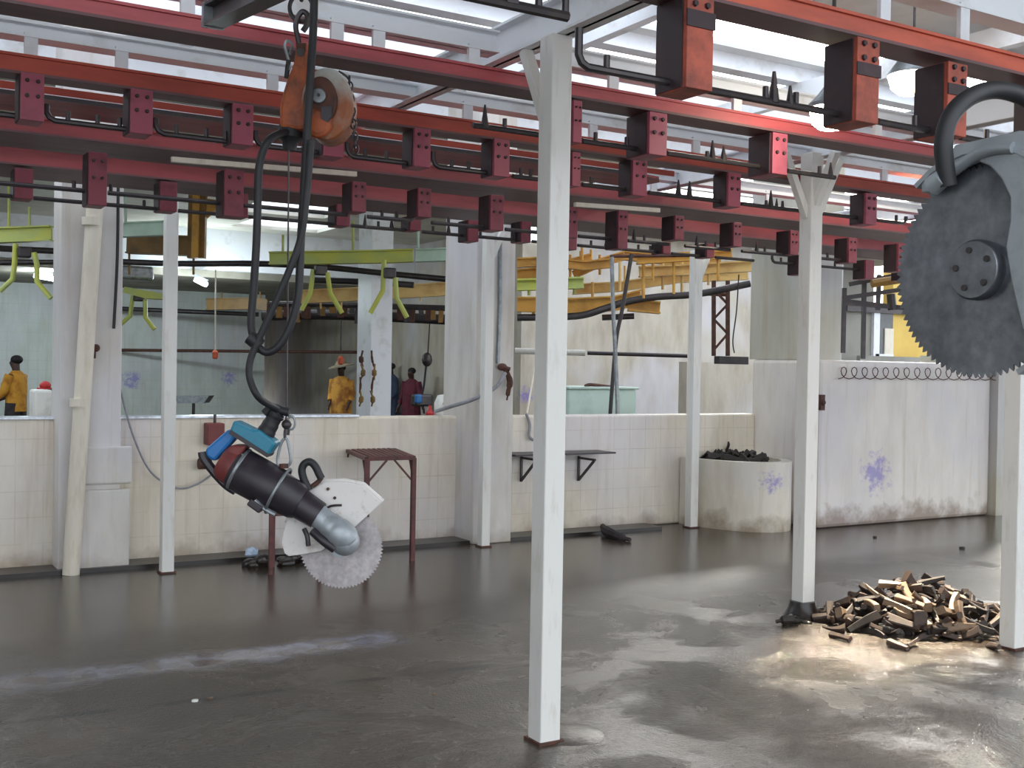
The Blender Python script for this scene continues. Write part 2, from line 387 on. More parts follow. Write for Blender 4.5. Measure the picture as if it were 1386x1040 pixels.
# hall ceiling with roof lights
CZ = 4.15
lights = []
def skyl(p0, p1, p2, p3):
    a, b, c, d = [onZ(*p, CZ) for p in (p0, p1, p2, p3)]
    xs = [q.x for q in (a, b, c, d)]; ys = [q.y for q in (a, b, c, d)]
    return min(xs), min(ys), max(xs), max(ys)
S1 = (5.7, 17.0, 7.3, 18.5); S2 = (6.3, 19.2, 8.0, 20.6); S_FILL = (-6.5, 12, 1.2, 18)  # last one is an added out-of-view opening to light the left hall
def slab_with_holes(name, x0, y0, x1, y1, z0, z1, holes, mat):
    xs = sorted({x0, x1} | {h[0] for h in holes} | {h[2] for h in holes}); ys = sorted({y0, y1} | {h[1] for h in holes} | {h[3] for h in holes})
    mb = MB()
    for i in range(len(xs)-1):
        for j in range(len(ys)-1):
            cx, cy = (xs[i]+xs[i+1])/2, (ys[j]+ys[j+1])/2
            if any(h[0] < cx < h[2] and h[1] < cy < h[3] for h in holes): continue
            mb.span((xs[i], ys[j], z0), (xs[i+1], ys[j+1], z1))
    return struct(mb.build(name, mat))
S5 = (9.2, 10.6, 20.5, 16.4); S6 = (xL+.4, 10.32, 9.0, 10.75)
slab_with_holes('ceiling_hall', xL, 10.32, 21, FARY, CZ, CZ+.15, [S1, S2, S5, S6, S_FILL], 'ceiling_paint')
for k, y in enumerate((11.8, 13.1, 14.4)): struct(MB().span((9.0, y-.05, CZ-.1), (21, y+.05, CZ)).build('ceiling_joist', 'white_steel'))
for k, (y0, y1) in enumerate(((303, 314), (317, 328))):
    a, b = onY(718, y0, 16.98), onY(735, y1, 16.98); struct(MB().span((a.x, 16.96, b.z), (b.x, 17.0, a.z)).build('window_%d' % (k+12), 'window_glow'))
for k, h in enumerate((S1, S2, S5, S6, S_FILL)):  # last pane covers the added, unseen opening
    struct(MB().span((h[0], h[1], CZ+.05), (h[2], h[3], CZ+.07)).build('window_%d' % (k+1), 'roof_light'))
# bay roof: white sheets and daylight strips between purlins
BZ = 4.75
strips = [(-8, 7.2, 20, 8.3), (-8, 8.7, 20, 9.7), (-8, 5.2, 20, 5.9)]
slab_with_holes('ceiling_bay', -8, -1.2, 20, 10.2, BZ, BZ+.06, strips, 'roof_sheet')
for k, h in enumerate(strips):
    struct(MB().span((h[0], h[1], BZ+.01), (h[2], h[3], BZ+.03)).build('window_%d' % (k+7), 'roof_light'))
struct(MB().span((-8, 10.2, CZ), (20, 10.3, BZ)).build('trim_3', 'white_steel'))
for k, y in enumerate((1.2, 2.6, 4.0, 5.05, 6.05, 7.0, 8.5, 9.8)):
    m = MB().span((-8, y-.04, BZ-.16), (20, y+.04, BZ)); m.span((-8, y-.09, BZ-.17), (20, y+.09, BZ-.155))
    struct(m.build('ceiling_purlin', 'white_steel'))
for x in (-1.5, 2.66, 5.55, 8.5, 11.5, 14.5):
    m = MB().span((x-.05, -1, BZ-.36), (x+.05, 10.1, BZ-.17)); struct(m.build('ceiling_rafter', 'white_steel'))

# ------------------------------------------------------------------ overhead steel: cross beams, carriers, rails
TZ = 3.02
def ibeam_x(mb, x0, x1, y, z0, z1, w, tf=.012, tw=.012):
    mb.span((x0, y-w/2, z0), (x1, y+w/2, z0+tf)); mb.span((x0, y-w/2, z1-tf), (x1, y+w/2, z1)); mb.span((x0, y-tw/2, z0+tf), (x1, y+tw/2, z1-tf))
for i, x in enumerate((2.66, 5.55, 8.4, 11.3)):
    m = MB(); y0, y1 = (1.0 if i < 2 else 4.0), 9.2
    m.span((x-.05, y0, TZ), (x+.05, y1, TZ+.012)); m.span((x-.05, y0, TZ+.148), (x+.05, y1, TZ+.16)); m.span((x-.008, y0, TZ), (x+.008, y1, TZ+.16))
    o = m.build('cross_beam', 'white_steel'); struct(o)
def carrier(y, x0, x1, tabs, ztop_rail, z0, z1):
    mb = MB()
    mb.span((x0, y-.02, z0), (x1, y-.01, z1)); mb.span((x0, y-.055, z0), (x1, y+.055, z0+.01)); mb.span((x0, y-.055, z1-.01), (x1, y+.055, z1))
    o = struct(mb.build('carrier_beam', 'white_steel'))
    for x in tabs:
        t = MB().span((x-.028, y-.05, ztop_rail), (x+.028, y-.03, z0+.02)).build('hanger_tab', 'white_steel', o)
    return o
def rail(label, y, x0, x1, zt, hgt, wid, mat, bmat, brackets, rodz, rods, pegs, bolts=True, plate=0, long=False):
    root = thing('overhead_rail', label, 'overhead rail', (x0, y, zt-hgt), 0, 'overhead hook rails')
    mb = MB(); mb.span((x0, y-wid/2, zt-.012), (x1, y+wid/2, zt)); mb.span((x0, y-wid/2+.012, zt-hgt+.012), (x1, y-wid/2+.022, zt-.012)); mb.build('rail_beam', mat, root)
    MB().span((x0, y-wid/2, zt-hgt), (x1, y+wid/2+plate, zt-hgt+.012)).build('lower_flange', 'flange_red', root)
    for (px0, px1, py0, py1) in brackets:
        yf = y-wid/2-.012
        p0 = onY(px0, (py0+py1)/2, yf); p1 = onY(px1, (py0+py1)/2, yf); z1 = onY((px0+px1)/2, py0, yf).z; z0 = onY((px0+px1)/2, py1, yf).z
        b = MB().span((p0.x, yf, z0), (p1.x, yf+.012, z1)).span((p0.x, yf+.012, z0), (p1.x, y+wid/2, min(z1, zt-hgt-.002))).build('hanger_bracket', bmat, root, bevel=.003)
        MB().span((p0.x-.006, yf+.02, z0+.004), (p0.x, y+wid/2-.004, min(z1, zt-hgt)-.004)).build('shaded_flank', 'bracket_dark', b)  # dark sheet painting the shade on the bracket's flank
        if long: MB().span((p0.x-.004, yf-.006, z0+(z1-z0)*.55), (p1.x+.004, yf, z0+(z1-z0)*.70)).build('clamp_band', 'bracket_dark', b)
        if bolts:
            w_ = p1.x-p0.x; proto = None
            zr = (.84, .52) if not long else (.93, .76)
            for fx in (.27, .73):
                for fz in zr:
                    c = Vector((p0.x+w_*fx, yf, z0+(z1-z0)*fz))
                    if proto is None:
                        proto = MB().cyl((0, .002, 0), (0, -.010, 0), w_*.105, w_*.085, 6).build('bolt', 'bracket_dark', None)
                        q = proto
                    else: q = proto.copy(); COL.objects.link(q)
                    q.parent = b; q.location = c-Vector((x0, y, zt-hgt))
    for (a, b_, ja, jb) in rods:
        xa, xb = onY(a, 200, y).x, onY(b_, 200, y).x
        # solve with the rod's own height for the end points
        xa = rodx(a, y, rodz); xb = rodx(b_, y, rodz)
        pts = []
        if ja: pts += [(xa, y, rodz+ja), (xa, y, rodz+.035), (xa+.012, y, rodz+.012)]
        pts += [(xa+.035 if ja else xa, y, rodz), ((xa+xb)/2, y, rodz), (xb-.035 if jb else xb, y, rodz)]
        if jb: pts += [(xb-.012, y, rodz+.012), (xb, y, rodz+.035), (xb, y, rodz+jb)]
        MB().tube(pts, .0135, 8, smooth=False).build('hook_rod', 'dark_steel', root, smooth=True)
    for (px, hh, r0, r1) in pegs:
        x = rodx(px, y, rodz)
        MB().cyl((x, y, rodz-.004), (x, y, rodz+hh), r0, r1, 8).build('peg', 'dark_steel', root, smooth=True)
    return root
def rodx(px, y, z):
    lo, hi = -5.0, 40.0
    def sx(x):
        d = Vector((x, y, z))-CAM; return W/2+F*d.dot(_r)/d.dot(_f)
    for _ in range(50):
        mid = (lo+hi)/2
        d = Vector((mid, y, z))-CAM
        if d.dot(_f) < .05 or sx(mid) < px: lo = mid
        else: hi = mid
    return (lo+hi)/2
S = (.05, .011, .011); T = (.085, .018, .004)
def pg(px, k=S): return (px,)+k
RZ = 2.95
rail('orange red overhead rail with tall rust brown brackets, nearest to the big dark saw', 3.03, .6, 9, RZ, .085, .15, 'orange_paint', 'rusty_bracket',
     [(930, 966, -30, 121), (1160, 1190, 52, 166), (1283, 1309, 85, 184), (1418, 1444, 118, 220)], 2.585,
     [(783, 932, .12, 0), (955, 1150, 0, 0), (1188, 1262, 0, .07), (1300, 1420, 0, 0)],
     [pg(821), pg(1036), (1047, .11, .022, .006), (1069, .07, .016, .005), pg(1077), pg(1238), pg(1335), (1300, .05, .012, .01)], True, 0, long=True)
# short hook rod of a rail above the frame
root = thing('hook_rod', 'dark hook rod with stub end high above the top of the nearest full-length post', 'hook rod', (1.6, 2.94, 2.7))
xa, xb = rodx(560, 2.94, 2.7), rodx(768, 2.94, 2.7)
MB().tube([(xa, 2.94, 2.7), (xb, 2.94, 2.7)], .017, 8, False).build('rod_bar', 'dark_steel', root, smooth=True)
for px in (729, 765): MB().cyl((rodx(px, 2.94, 2.7), 2.94, 2.7), (rodx(px, 2.94, 2.7), 2.94, 2.765), .012, .012, 8).build('peg', 'dark_steel', root)
for px in (590, 690): 
    x = rodx(px, 2.94, 2.7); MB().span((x-.02, 2.92, 2.7), (x+.02, 2.96, 3.1)).build('hanger_plate', 'dark_steel', root)
rail('rose red overhead rail running just behind the white post nearest the saw hoist', 4.48, -3, 11.2, RZ, .075, .17, 'red_paint', 'bracket_paint',
     [(776, 788, 136, 193), (879, 903, 152, 210), (1046, 1066, 180, 236)], 2.70,
     [(640, 776, 0, 0), (788, 870, 0, .05), (903, 1030, 0, 0), (1066, 1130, 0, 0)],
     [(656, .10, .02, .004), pg(683), pg(806), pg(848), (957, .04, .012, .01), (964, .10, .02, .004), (979, .08, .02, .004), pg(1109), (1124, .08, .018, .004)])
rail('brick red overhead rail with J ended rods, hung before the maroon rails', 5.45, -4, 12.4, RZ, .09, .13, 'brick_red_paint', 'bracket_paint',
     [(-108, -80, 78, 140), (28, 60, 99, 163), (177, 207, 121, 181), (315, 343, 141, 196), (439, 466, 165, 212), (561, 583, 174, 226), (669, 690, 188, 239), (775, 786, 206, 252), (857, 876, 214, 265), (986, 1003, 234, 280), (1172, 1187, 262, 304)], 2.685,
     [(-60, 20, .07, 0), (63, 172, .07, 0), (211, 308, .07, 0), (346, 434, .07, 0), (470, 552, .07, 0), (586, 660, .08, 0), (694, 770, 0, 0), (788, 850, 0, .05), (878, 980, 0, 0), (1003, 1164, 0, 0), (1187, 1226, 0, .05)],
     [pg(92), pg(132), pg(162), pg(239), pg(279), pg(305), pg(494), pg(523), pg(611), pg(634), pg(705), pg(718), pg(800), (918, .10, .022, .004), (933, .10, .022, .004), (1037, .04, .012, .01), (1043, .11, .02, .004), (1051, .06, .014, .004), (1059, .05, .012, .008), pg(1213)])
# rail without hooks that stops short
y = 6.02; xe = rodx(905, y, 2.9)
root = thing('overhead_rail', 'dark maroon hookless rail that stops short beside the bright roof panels', 'overhead rail', (-4, y, 2.8), 0, 'overhead hook rails')
MB().span((-4, y-.06, 2.915), (xe, y-.05, RZ)).build('rail_beam', 'brick_red_paint', root)
MB().prism([(-4, y-.06, 2.895), (xe-.35, y-.06, 2.895), (xe-.1, y-.02, 2.895), (xe, y+.1, 2.895), (xe-.02, y+.37, 2.895), (-4, y+.37, 2.895)], (0, 0, .014)).build('lower_flange', 'maroon_paint', root)
MB().span((-4, y-.075, 2.885), (xe-.4, y-.06, 2.905)).build('flange_lip', 'dark_steel', root)
rail('maroon overhead rail with long dark red brackets, second from the low tiled wall', 6.8, -4, 14, RZ, .10, .15, 'maroon_paint', 'bracket_maroon',
     [(120, 145, 206, 278), (304, 330, 230, 293), (477, 496, 246, 287), (566, 584, 255, 294), (664, 682, 264, 312), (766, 782, 280, 322), (837, 850, 285, 337), (914, 926, 292, 325), (993, 1004, 301, 334), (1070, 1081, 312, 345), (1149, 1160, 322, 356), (1216, 1226, 330, 368)], 2.575,
     [(-60, 120, 0, 0), (146, 304, 0, 0), (330, 470, 0, 0), (497, 560, 0, .05), (584, 655, 0, 0), (684, 766, 0, 0), (783, 830, 0, 0), (850, 905, 0, 0), (927, 988, 0, 0), (1004, 1066, 0, 0), (1081, 1145, 0, 0)],
     [pg(100), pg(150), pg(517), pg(537), pg(607), pg(728), pg(746), (858, .09, .02, .004), pg(872), (943, .09, .02, .004), (955, .05, .012, .006), (968, .05, .012, .006), (1024, .09, .02, .004), pg(1035), pg(1120)], True, .34)
rail('plum red overhead rail hung closest to the low tiled wall', 7.72, -4, 15, RZ, .13, .15, 'maroon_paint', 'bracket_maroon',
     [(20, 45, 228, 269), (217, 240, 246, 286), (316, 336, 262, 294), (456, 474, 277, 306), (556, 570, 292, 312), (634, 648, 298, 327), (706, 719, 300, 328), (768, 781, 306, 338), (898, 908, 328, 344), (957, 967, 330, 349), (1083, 1093, 345, 372), (1172, 1183, 352, 378), (1224, 1234, 358, 380)], 2.63,
     [(-60, 16, 0, 0), (45, 212, 0, 0), (241, 312, 0, .06), (336, 450, 0, 0), (475, 548, 0, 0), (571, 628, 0, 0), (648, 700, 0, 0), (720, 766, 0, 0), (782, 892, 0, 0), (909, 952, 0, 0), (968, 1020, 0, 0), (1045, 1083, .06, 0), (1094, 1168, 0, 0)],
     [pg(195), (494, .09, .02, .004), pg(512), (530, .09, .02, .004), pg(586), (607, .09, .02, .004), pg(650), (696, .09, .02, .004), pg(800), (820, .08, .018, .004), pg(864), pg(880), pg(1057), pg(1130)], False, .42)
for (xa_, ya_), (xb_, yb_), lab in (((232, 216), (482, 236), 'pale batten lying along the underside of the maroon rails by the black hoses'), ((778, 277), (892, 285), 'pale batten under the maroon rails on the far side of the tallest post')):
    A, B = onY(xa_, ya_, 6.55), onY(xb_, yb_, 6.55); tag(MB().bar(A, B, .03, .03).build('batten', 'cream_pipe'), lab, 'batten')
for y_, xs, x0, x1, z0, z1 in ((4.48, [rodx(p, 4.48, 3.0) for p in (60, 250, 451, 507, 635, 823, 990, 1180)], -3, 2.58, 3.03, 3.13), (4.48, [], 2.74, 11.2, 3.03, 3.12),
                               (5.45, [rodx(p, 5.45, 3.0) for p in (-90, 40, 162, 365, 628, 797, 936, 1190)], -4, 12.4, 3.03, 3.10), (3.03, [rodx(p, 3.03, 3.0) for p in (1185, 1292)], 2.0, 9, 3.09, 3.24),
                               (6.8, [rodx(p, 6.8, 3.0) for p in (30, 340, 700, 880, 1035)], -4, 14, 3.05, 3.13), (7.72, [rodx(p, 7.72, 3.0) for p in (60, 400, 740, 940, 1030)], -4, 15, 3.05, 3.13)):
    carrier(y_, x0, x1, xs, RZ, z0, z1)

# ------------------------------------------------------------------ white steel posts
PW = .095
def post(x, y, h, label, w=PW, braces=(), base=True, group='white steel posts'):
    root = thing('steel_post', label, 'post', (x, y, 0), 0, group)
    MB().span((x-w/2, y-w/2, .004), (x+w/2, y+w/2, h)).build('shaft', 'post_paint', root, bevel=.006)
    if base: MB().span((x-w/2-.012, y-w/2-.012, 0), (x+w/2+.012, y+w/2+.012, .012)).build('base_plate', 'rust', root)
    for (dx, dy, z0, z1) in braces:
        MB().bar((x+dx*.04, y+dy*.04, z0), (x+dx*(z1-z0)*.62, y+dy*(z1-z0)*.62, z1), .045, .045, Vector((dy, dx, 0))).build('knee_brace', 'post_paint', root)
    return root
post(2.64, 4.05, TZ, 'tall white box post nearest the camera, standing between the hanging saw and the heap', .102, [(0, 1, 2.62, TZ)])
p3 = post(5.475, 5.315, TZ+.02, 'white post with V braces beside the heap of offcuts', .105, [(1, 0, 2.62, TZ), (-1, 0, 2.62, TZ), (0, -1, 2.7, TZ)])
post(5.99, 4.14, TZ, 'white post just below the big dark saw blade', .105)
post(2.2, 8.68, 2.83, 'slim white post against the tiled wall, near the pipe-clad column', .092)
post(5.02, 8.75, 2.83, 'slim white post set against the middle concrete column', .085, [(1, 0, 2.6, 2.83)])
post(7.58, 8.93, 2.84, 'slim white post against the tiled wall near the trough', .098, [(1, 0, 2.55, 2.8)])

# muck at the foot of the braced post
b = onZ(1088, 840, 0); m = MB()
for k in range(14):
    a = random.uniform(0, 6.28); r = random.uniform(.03, .11); m.ball((b.x+r*math.cos(a), b.y+r*math.sin(a), random.uniform(.0, .02)), (random.uniform(.03, .07), random.uniform(.03, .06), random.uniform(.015, .03)), 12)
m.lathe((5.475, 5.315, 0), Z, [(0, .13), (.03, .11), (.07, .092), (.11, .084)], 9); tag(m.build('muck', 'gutter', smooth=True), 'dark wet muck gathered round the foot of the braced white post', 'muck', None, 'stuff')
b = onZ(1064, 846, 0); tag(MB().tube([(b.x-.06, b.y+.03, .02), (b.x, b.y, .03), (b.x+.08, b.y-.03, .02)], [.012, .03, .026, .014], 8).build('hide_scrap', 'offcut_dark', smooth=True), 'black scrap lying on the floor beside the muck at the braced post', 'scrap')
b = onZ(765, 997, 0); tag(MB().lathe((b.x+.03, b.y+.02, 0), Z, [(0, .16), (.006, .14), (.012, .09), (.013, 0)]).build('cement_footing', 'wet_concrete', smooth=True), 'low round cement patch at the foot of the tallest white post', 'footing')

# ------------------------------------------------------------------ left column pipe, wall cable, switch boxes
pt, pb = onY(128, 270, 8.93), onY(95, 768, 8.93)
root = thing('drain_pipe', 'cream drain pipe leaning on the concrete column by the tiled wall', 'pipe', (pb.x, pb.y, 0))
MB().cyl((pb.x, 8.9, 0.0), (pt.x, 8.9, pt.z), .062, .062, 20).build('pipe_body', 'cream_pipe', root, smooth=True)
for py_ in (300, 545):
    c = onY(126-(py_-270)*.066, py_, 8.9); MB().cyl(c-Z*.03, c+Z*.03, .072, .072, 20).build('pipe_collar', 'cream_pipe', root, smooth=True)
pts = [onY(x, y, 9.16) for x, y in ((152, 440), (156, 490), (166, 540), (182, 595), (205, 640), (240, 661), (268, 655), (290, 640))]
tag(MB().tube(pts, .008, 8).build('wall_cable', 'grey_hose', smooth=True), 'thin grey cable sagging across the tiled wall behind the slim post', 'cable')
a, b = onY(160, 250, 8.95), onY(154, 445, 8.95); pts = [a, a.lerp(b, .5)+Vector((.01, 0, 0)), b]
tag(MB().tube(pts, .012, 8).build('feed_cable', 'black_rubber', smooth=True), 'black feed cable dropping down the side of the pipe-clad column', 'cable')
c = onY(292, 588, 9.12)
root = thing('switch_box', 'small red brown switch box on the tiled wall behind the blue saw grip', 'switch box', (c.x, 9.2, c.z))
MB().span((c.x-.07, 9.1, c.z-.09), (c.x+.07, 9.23, c.z+.09)).build('box_body', 'red_brown', root, bevel=.01)
MB().cyl((c.x, 9.15, c.z+.09), (c.x, 9.15, c.z+.16), .012).build('conduit', 'dark_steel', root)
c2 = onY(277, 628, 9.15); MB().cyl((c2.x-.05, 9.15, c2.z), (c2.x+.05, 9.15, c2.z), .045).build('socket', 'rust', root)
# small valve on column
c = onY(125, 480, 8.98); tag(MB().span((c.x-.04, 8.95, c.z-.03), (c.x+.02, 9.0, c.z+.05)).ball((c.x+.02, 8.95, c.z+.05), .03, 10).build('valve', 'rust'), 'small rusty valve fixed to the pipe-clad column', 'valve')
# tap, hose, cloth on the middle column
cf = 8.86
pts = [onY(x, y, 8.86) for x, y in ((677, 322), (677, 410), (674, 492))]
tag(MB().tube(pts, .018, 8, False).build('water_pipe', 'galvanised', smooth=True), 'thin grey water pipe running down the middle concrete column', 'pipe')
c = onY(680, 497, 8.84)
root = thing('tap', 'rusty tap with brown hanging rag on the middle concrete column', 'tap', tuple(c))
MB().ball(c, (.05, .03, .035), 10).cyl(c, c+Vector((.05, -.05, -.02)), .02).build('tap_body', 'rust', root, smooth=True)
pts = [onY(x, y, 8.82) for x, y in ((684, 500), (690, 515), (688, 530), (686, 542))]
MB().tube(pts, [.025, .03, .022, .008], 8).build('rag', 'rag', root, smooth=True)
pts = [onY(684, 505, 8.80), onY(670, 525, 8.78), onY(640, 541, 8.82), onY(612, 550, 9.0), onY(590, 557, 9.3)]
tag(MB().tube(pts, .018, 10).build('water_hose', 'grey_hose', smooth=True), 'grey water hose stretched from the tap over the wall top', 'hose')
# ------------------------------------------------------------------ steel stand table
D0 = 9.15
def tp(x, y, D=D0): return onD(x, y, D)
TL, TR, FR, FL_ = onZ(465, 609, .86), onZ(531, 607, .86), onZ(563, 620, .86), onZ(496, 622, .86)
tc = (TL+TR+FR+FL_)/4
root = thing('steel_table', 'red brown steel table with slatted top standing against the tiled wall', 'table', (tc.x, tc.y, 0))
cs = [onZ(467, 609, .85), onZ(529, 607.5, .85), onZ(560, 620, .85), onZ(497, 621.5, .85)]
m = MB()
for i in range(4): m.bar(cs[i], cs[(i+1) % 4], .035, .03)
m.build('top_frame', 'table_paint', root)
m = MB()
for k in range(1, 9):
    u = k/9; m.bar(cs[0].lerp(cs[1], u)+Z*.012, cs[3].lerp(cs[2], u)+Z*.012, .03, .012)
for k in (1, 2): m.bar(cs[0].lerp(cs[3], k/3), cs[1].lerp(cs[2], k/3), .02, .012)
m.build('slat_top', 'table_paint', root)
for i in range(4):
    p = cs[i]; l = MB().span((p.x-.018, p.y-.018, 0), (p.x+.018, p.y+.018, .85)).build('leg', 'table_paint', root)
    for j in (1, -1):
        q = cs[(i+j) % 4]; d = (q-p).normalized(); MB().bar(p-Z*.2, p+d*.17-Z*.015, .014, .014).build('corner_brace', 'table_paint', l)
# low bench behind the saw
root = thing('low_bench', 'low red brown steel bench half hidden behind the hanging saw', 'bench', tuple(onZ(395, 772, 0)))
a, b = onZ(366, 778, 0), onZ(432, 774, 0); a2, b2 = a+Vector((.12, .3, 0)), b+Vector((.12, .3, 0)); cs = [a, b, b2, a2]
m = MB()
for i in range(4): m.bar(cs[i]+Z*.46, cs[(i+1) % 4]+Z*.46, .03, .03)
for k in range(1, 6): m.bar(a.lerp(b, k/6)+Z*.47, a2.lerp(b2, k/6)+Z*.47, .03, .012)
m.build('bench_top', 'table_paint', root)
for p in cs: MB().span((p.x-.014, p.y-.014, 0), (p.x+.014, p.y+.014, .46)).build('leg', 'table_paint', root)
# wall shelf with triangular brackets
root = thing('wall_shelf', 'thin steel wall shelf on triangle brackets, half hidden by the tallest post', 'shelf', tuple(onY(765, 618, WY)))
a, b = onY(697, 617, WY-.3), onY(832, 617, WY-.3)
MB().span((a.x, WY-.32, a.z-.008), (b.x, WY-.004, a.z+.008)).build('shelf_plate', 'dark_steel', root)
for px in (712, 790):
    q = onY(px, 618, WY-.1); l = MB().bar((q.x, WY-.02, q.z-.02), (q.x, WY-.3, q.z-.02), .02, .02); l.bar((q.x, WY-.02, q.z-.24), (q.x, WY-.28, q.z-.03), .02, .02); l.bar((q.x, WY-.02, q.z), (q.x, WY-.02, q.z-.25), .02, .02); l.build('shelf_bracket', 'dark_steel', root)
# hose loop on wall + pole leaning
pts = [onY(x, y, WY-.03) for x, y in ((712, 560), (717, 575), (716, 590), (722, 596))]
tag(MB().tube(pts, .014, 8).build('hose_end', 'grey_hose', smooth=True), 'short hose end hanging over the tiled wall beside the tallest post', 'hose')
c = onY(712, 563, WY+.1)
pts = [onY(727, 470, WY+.35), onY(720, 520, WY+.2), onY(713, 561, WY+.02)]
tag(MB().tube(pts, .010, 8).build('draw_cord', 'cream_pipe', smooth=True), 'pale cord running down to the wall top beside the tallest post', 'cord')
# rag and scraps on the floor near the wall
pts = [onZ(816, 713, .05), onZ(822, 720, .05), onZ(838, 727, .03), onZ(853, 731, .02)]
tag(MB().tube(pts, [.03, .05, .04, .02], 8).build('wet_rag', 'dark_cloth', smooth=True), 'black wet rag on the floor below the tiled wall', 'rag')
c = onZ(340, 752, .03)
m = MB(); m.prism([c+Vector(v) for v in ((-.06, 0, -.03), (.05, 0, -.03), (.06, .01, .03), (.01, .03, .05), (-.04, .02, .04))], (.02, .05, .01)); tag(m.build('plastic_scrap', 'scrap'), 'small pale blue plastic scrap at the foot of the tiled wall', 'scrap')
m = MB(); c = onZ(380, 765, 0)
for k in range(16): m.ball((c.x+random.uniform(-.25, .25), c.y+random.uniform(-.06, .08), random.uniform(0, .05)), (random.uniform(.03, .08), random.uniform(.03, .06), random.uniform(.02, .06)), 8)
tag(m.build('sludge', 'gutter', smooth=True), 'dark sludge heaped in the gutter behind the hanging saw', 'sludge', None, 'stuff')
for x_, y_, s_, mt, lab in ((588, 941, .008, 'offcut_pale', 'tan chip lying on bare wet floor well short of the nearest post'), (264, 950, .012, 'white_plastic', 'white chip in the dirt filled floor joint'), (285, 946, .010, 'offcut_pale', 'tan chip in the dirt filled floor joint beside the white chip'), (1302, 743, .022, 'offcut_dark', 'small dark lump on the floor beyond the heap of offcuts'), (1184, 728, .018, 'offcut_dark', 'small dark lump on the floor near the plastered wall')):
    c = onZ(x_, y_, 0); m = MB(); m.prism([(c.x+s_*1.6*math.cos(k*1.05)*random.uniform(.6, 1.1), c.y+s_*math.sin(k*1.05)*random.uniform(.7, 1.1), 0) for k in range(6)], (0, 0, s_*.8))
    tag(m.build('floor_chip', mt), lab, 'litter')

# ------------------------------------------------------------------ trough with dark offcuts
tx0, tx1 = 7.28, 8.72
c = Vector((8.19, 9.22, 0)); n = 18; outer = []; 
for k in range(n+1):
    a = math.pi+math.pi*k/n; outer.append((c.x+.53*math.cos(a), c.y+.95*math.sin(a)))
m = MB(); rim = []
bm = m.bm; zt = .70
vo0 = [bm.verts.new((x, y, 0)) for x, y in outer]; vo1 = [bm.verts.new((x, y, zt)) for x, y in outer]
inn = [(c.x+(x-c.x)*.86, c.y+(y-c.y)*.86) for x, y in outer]
vi1 = [bm.verts.new((x, y, zt)) for x, y in inn]; vi0 = [bm.verts.new((x, y, zt-.12)) for x, y in inn]
for i in range(n):
    for A, B in ((vo0, vo1), (vo1, vi1), (vi1, vi0)): bm.faces.new((A[i], A[i+1], B[i+1], B[i]))
bm.faces.new(vi0)
root = m.build('trough', 'trough_wall', smooth=True)
tag(root, 'rounded white plastered trough with purple stains at the end of the tiled wall', 'trough')
def offcut_mesh(kind, mat):
    """a bent, tapering, faceted piece about 1 unit long"""
    mb = MB(); n = 7; bend = random.uniform(-.35, .35); tw = random.uniform(.5, 1); pts = []; rings = []
    for i in range(n):
        u = i/(n-1); x = u-.5; y = bend*(u-.5)**2*2; w = (.13 if kind != 'horn' else .17*(1-u*.85)+.02)*(1+.25*math.sin(3*u+tw*5)); h = w*(.55 if kind == 'slab' else .95)
        rings.append([mb.bm.verts.new((x+random.uniform(-.012, .012), y+w*ca, h*sa)) for ca, sa in ((1, .7), (.75, 1), (-.75, 1), (-1, .6), (-1, -.6), (-.75, -1), (.75, -1), (1, -.7))])
    for A, B in zip(rings, rings[1:]):
        for k in range(8): mb.bm.faces.new((A[k], A[(k+1) % 8], B[(k+1) % 8], B[k]))
    mb.bm.faces.new(rings[0][::-1]); mb.bm.faces.new(rings[-1])
    o = mb.build('offcut', mat); me = o.data; bpy.data.objects.remove(o); return me
MESH = {}
for mat in ('offcut_dark', 'offcut_brown', 'offcut_pale'):
    MESH[mat] = [offcut_mesh(k, mat) for k in ('horn', 'slab', 'bar', 'slab', 'bar')]
def scatter(name, label, group, mat, spots):
    for (p, L_, q) in spots:
        o = bpy.data.objects.new(name, random.choice(MESH[mat])); COL.objects.link(o)
        o.location = p; o.rotation_mode = 'QUATERNION'; o.rotation_quaternion = q; o.scale = (L_, L_*random.uniform(.8, 1.15), L_*random.uniform(.8, 1.15))
        tag(o, label, 'offcut', group)
def rq(tilt=.6): return Matrix.Rotation(random.uniform(0, 6.28), 3, 'Z').to_quaternion() @ Matrix.Rotation(random.gauss(0, tilt), 3, 'Y').to_quaternion() @ Matrix.Rotation(random.uniform(0, 6.28), 3, 'X').to_quaternion()
sp = []
for k in range(70):
    a = random.uniform(math.pi, 2*math.pi); r = math.sqrt(random.random())*.8
    x = c.x+.42*r*math.cos(a); y = c.y+.80*r*math.sin(a); h = .14*(1-r*.7)
    sp.append((Vector((x, y, .62+random.uniform(.0, 1)*h+.03)), random.uniform(.12, .26), rq(.4)))
scatter('offcut', 'dark tangled offcut lying in the white plastered trough', 'offcuts heaped in the trough', 'offcut_dark', sp)
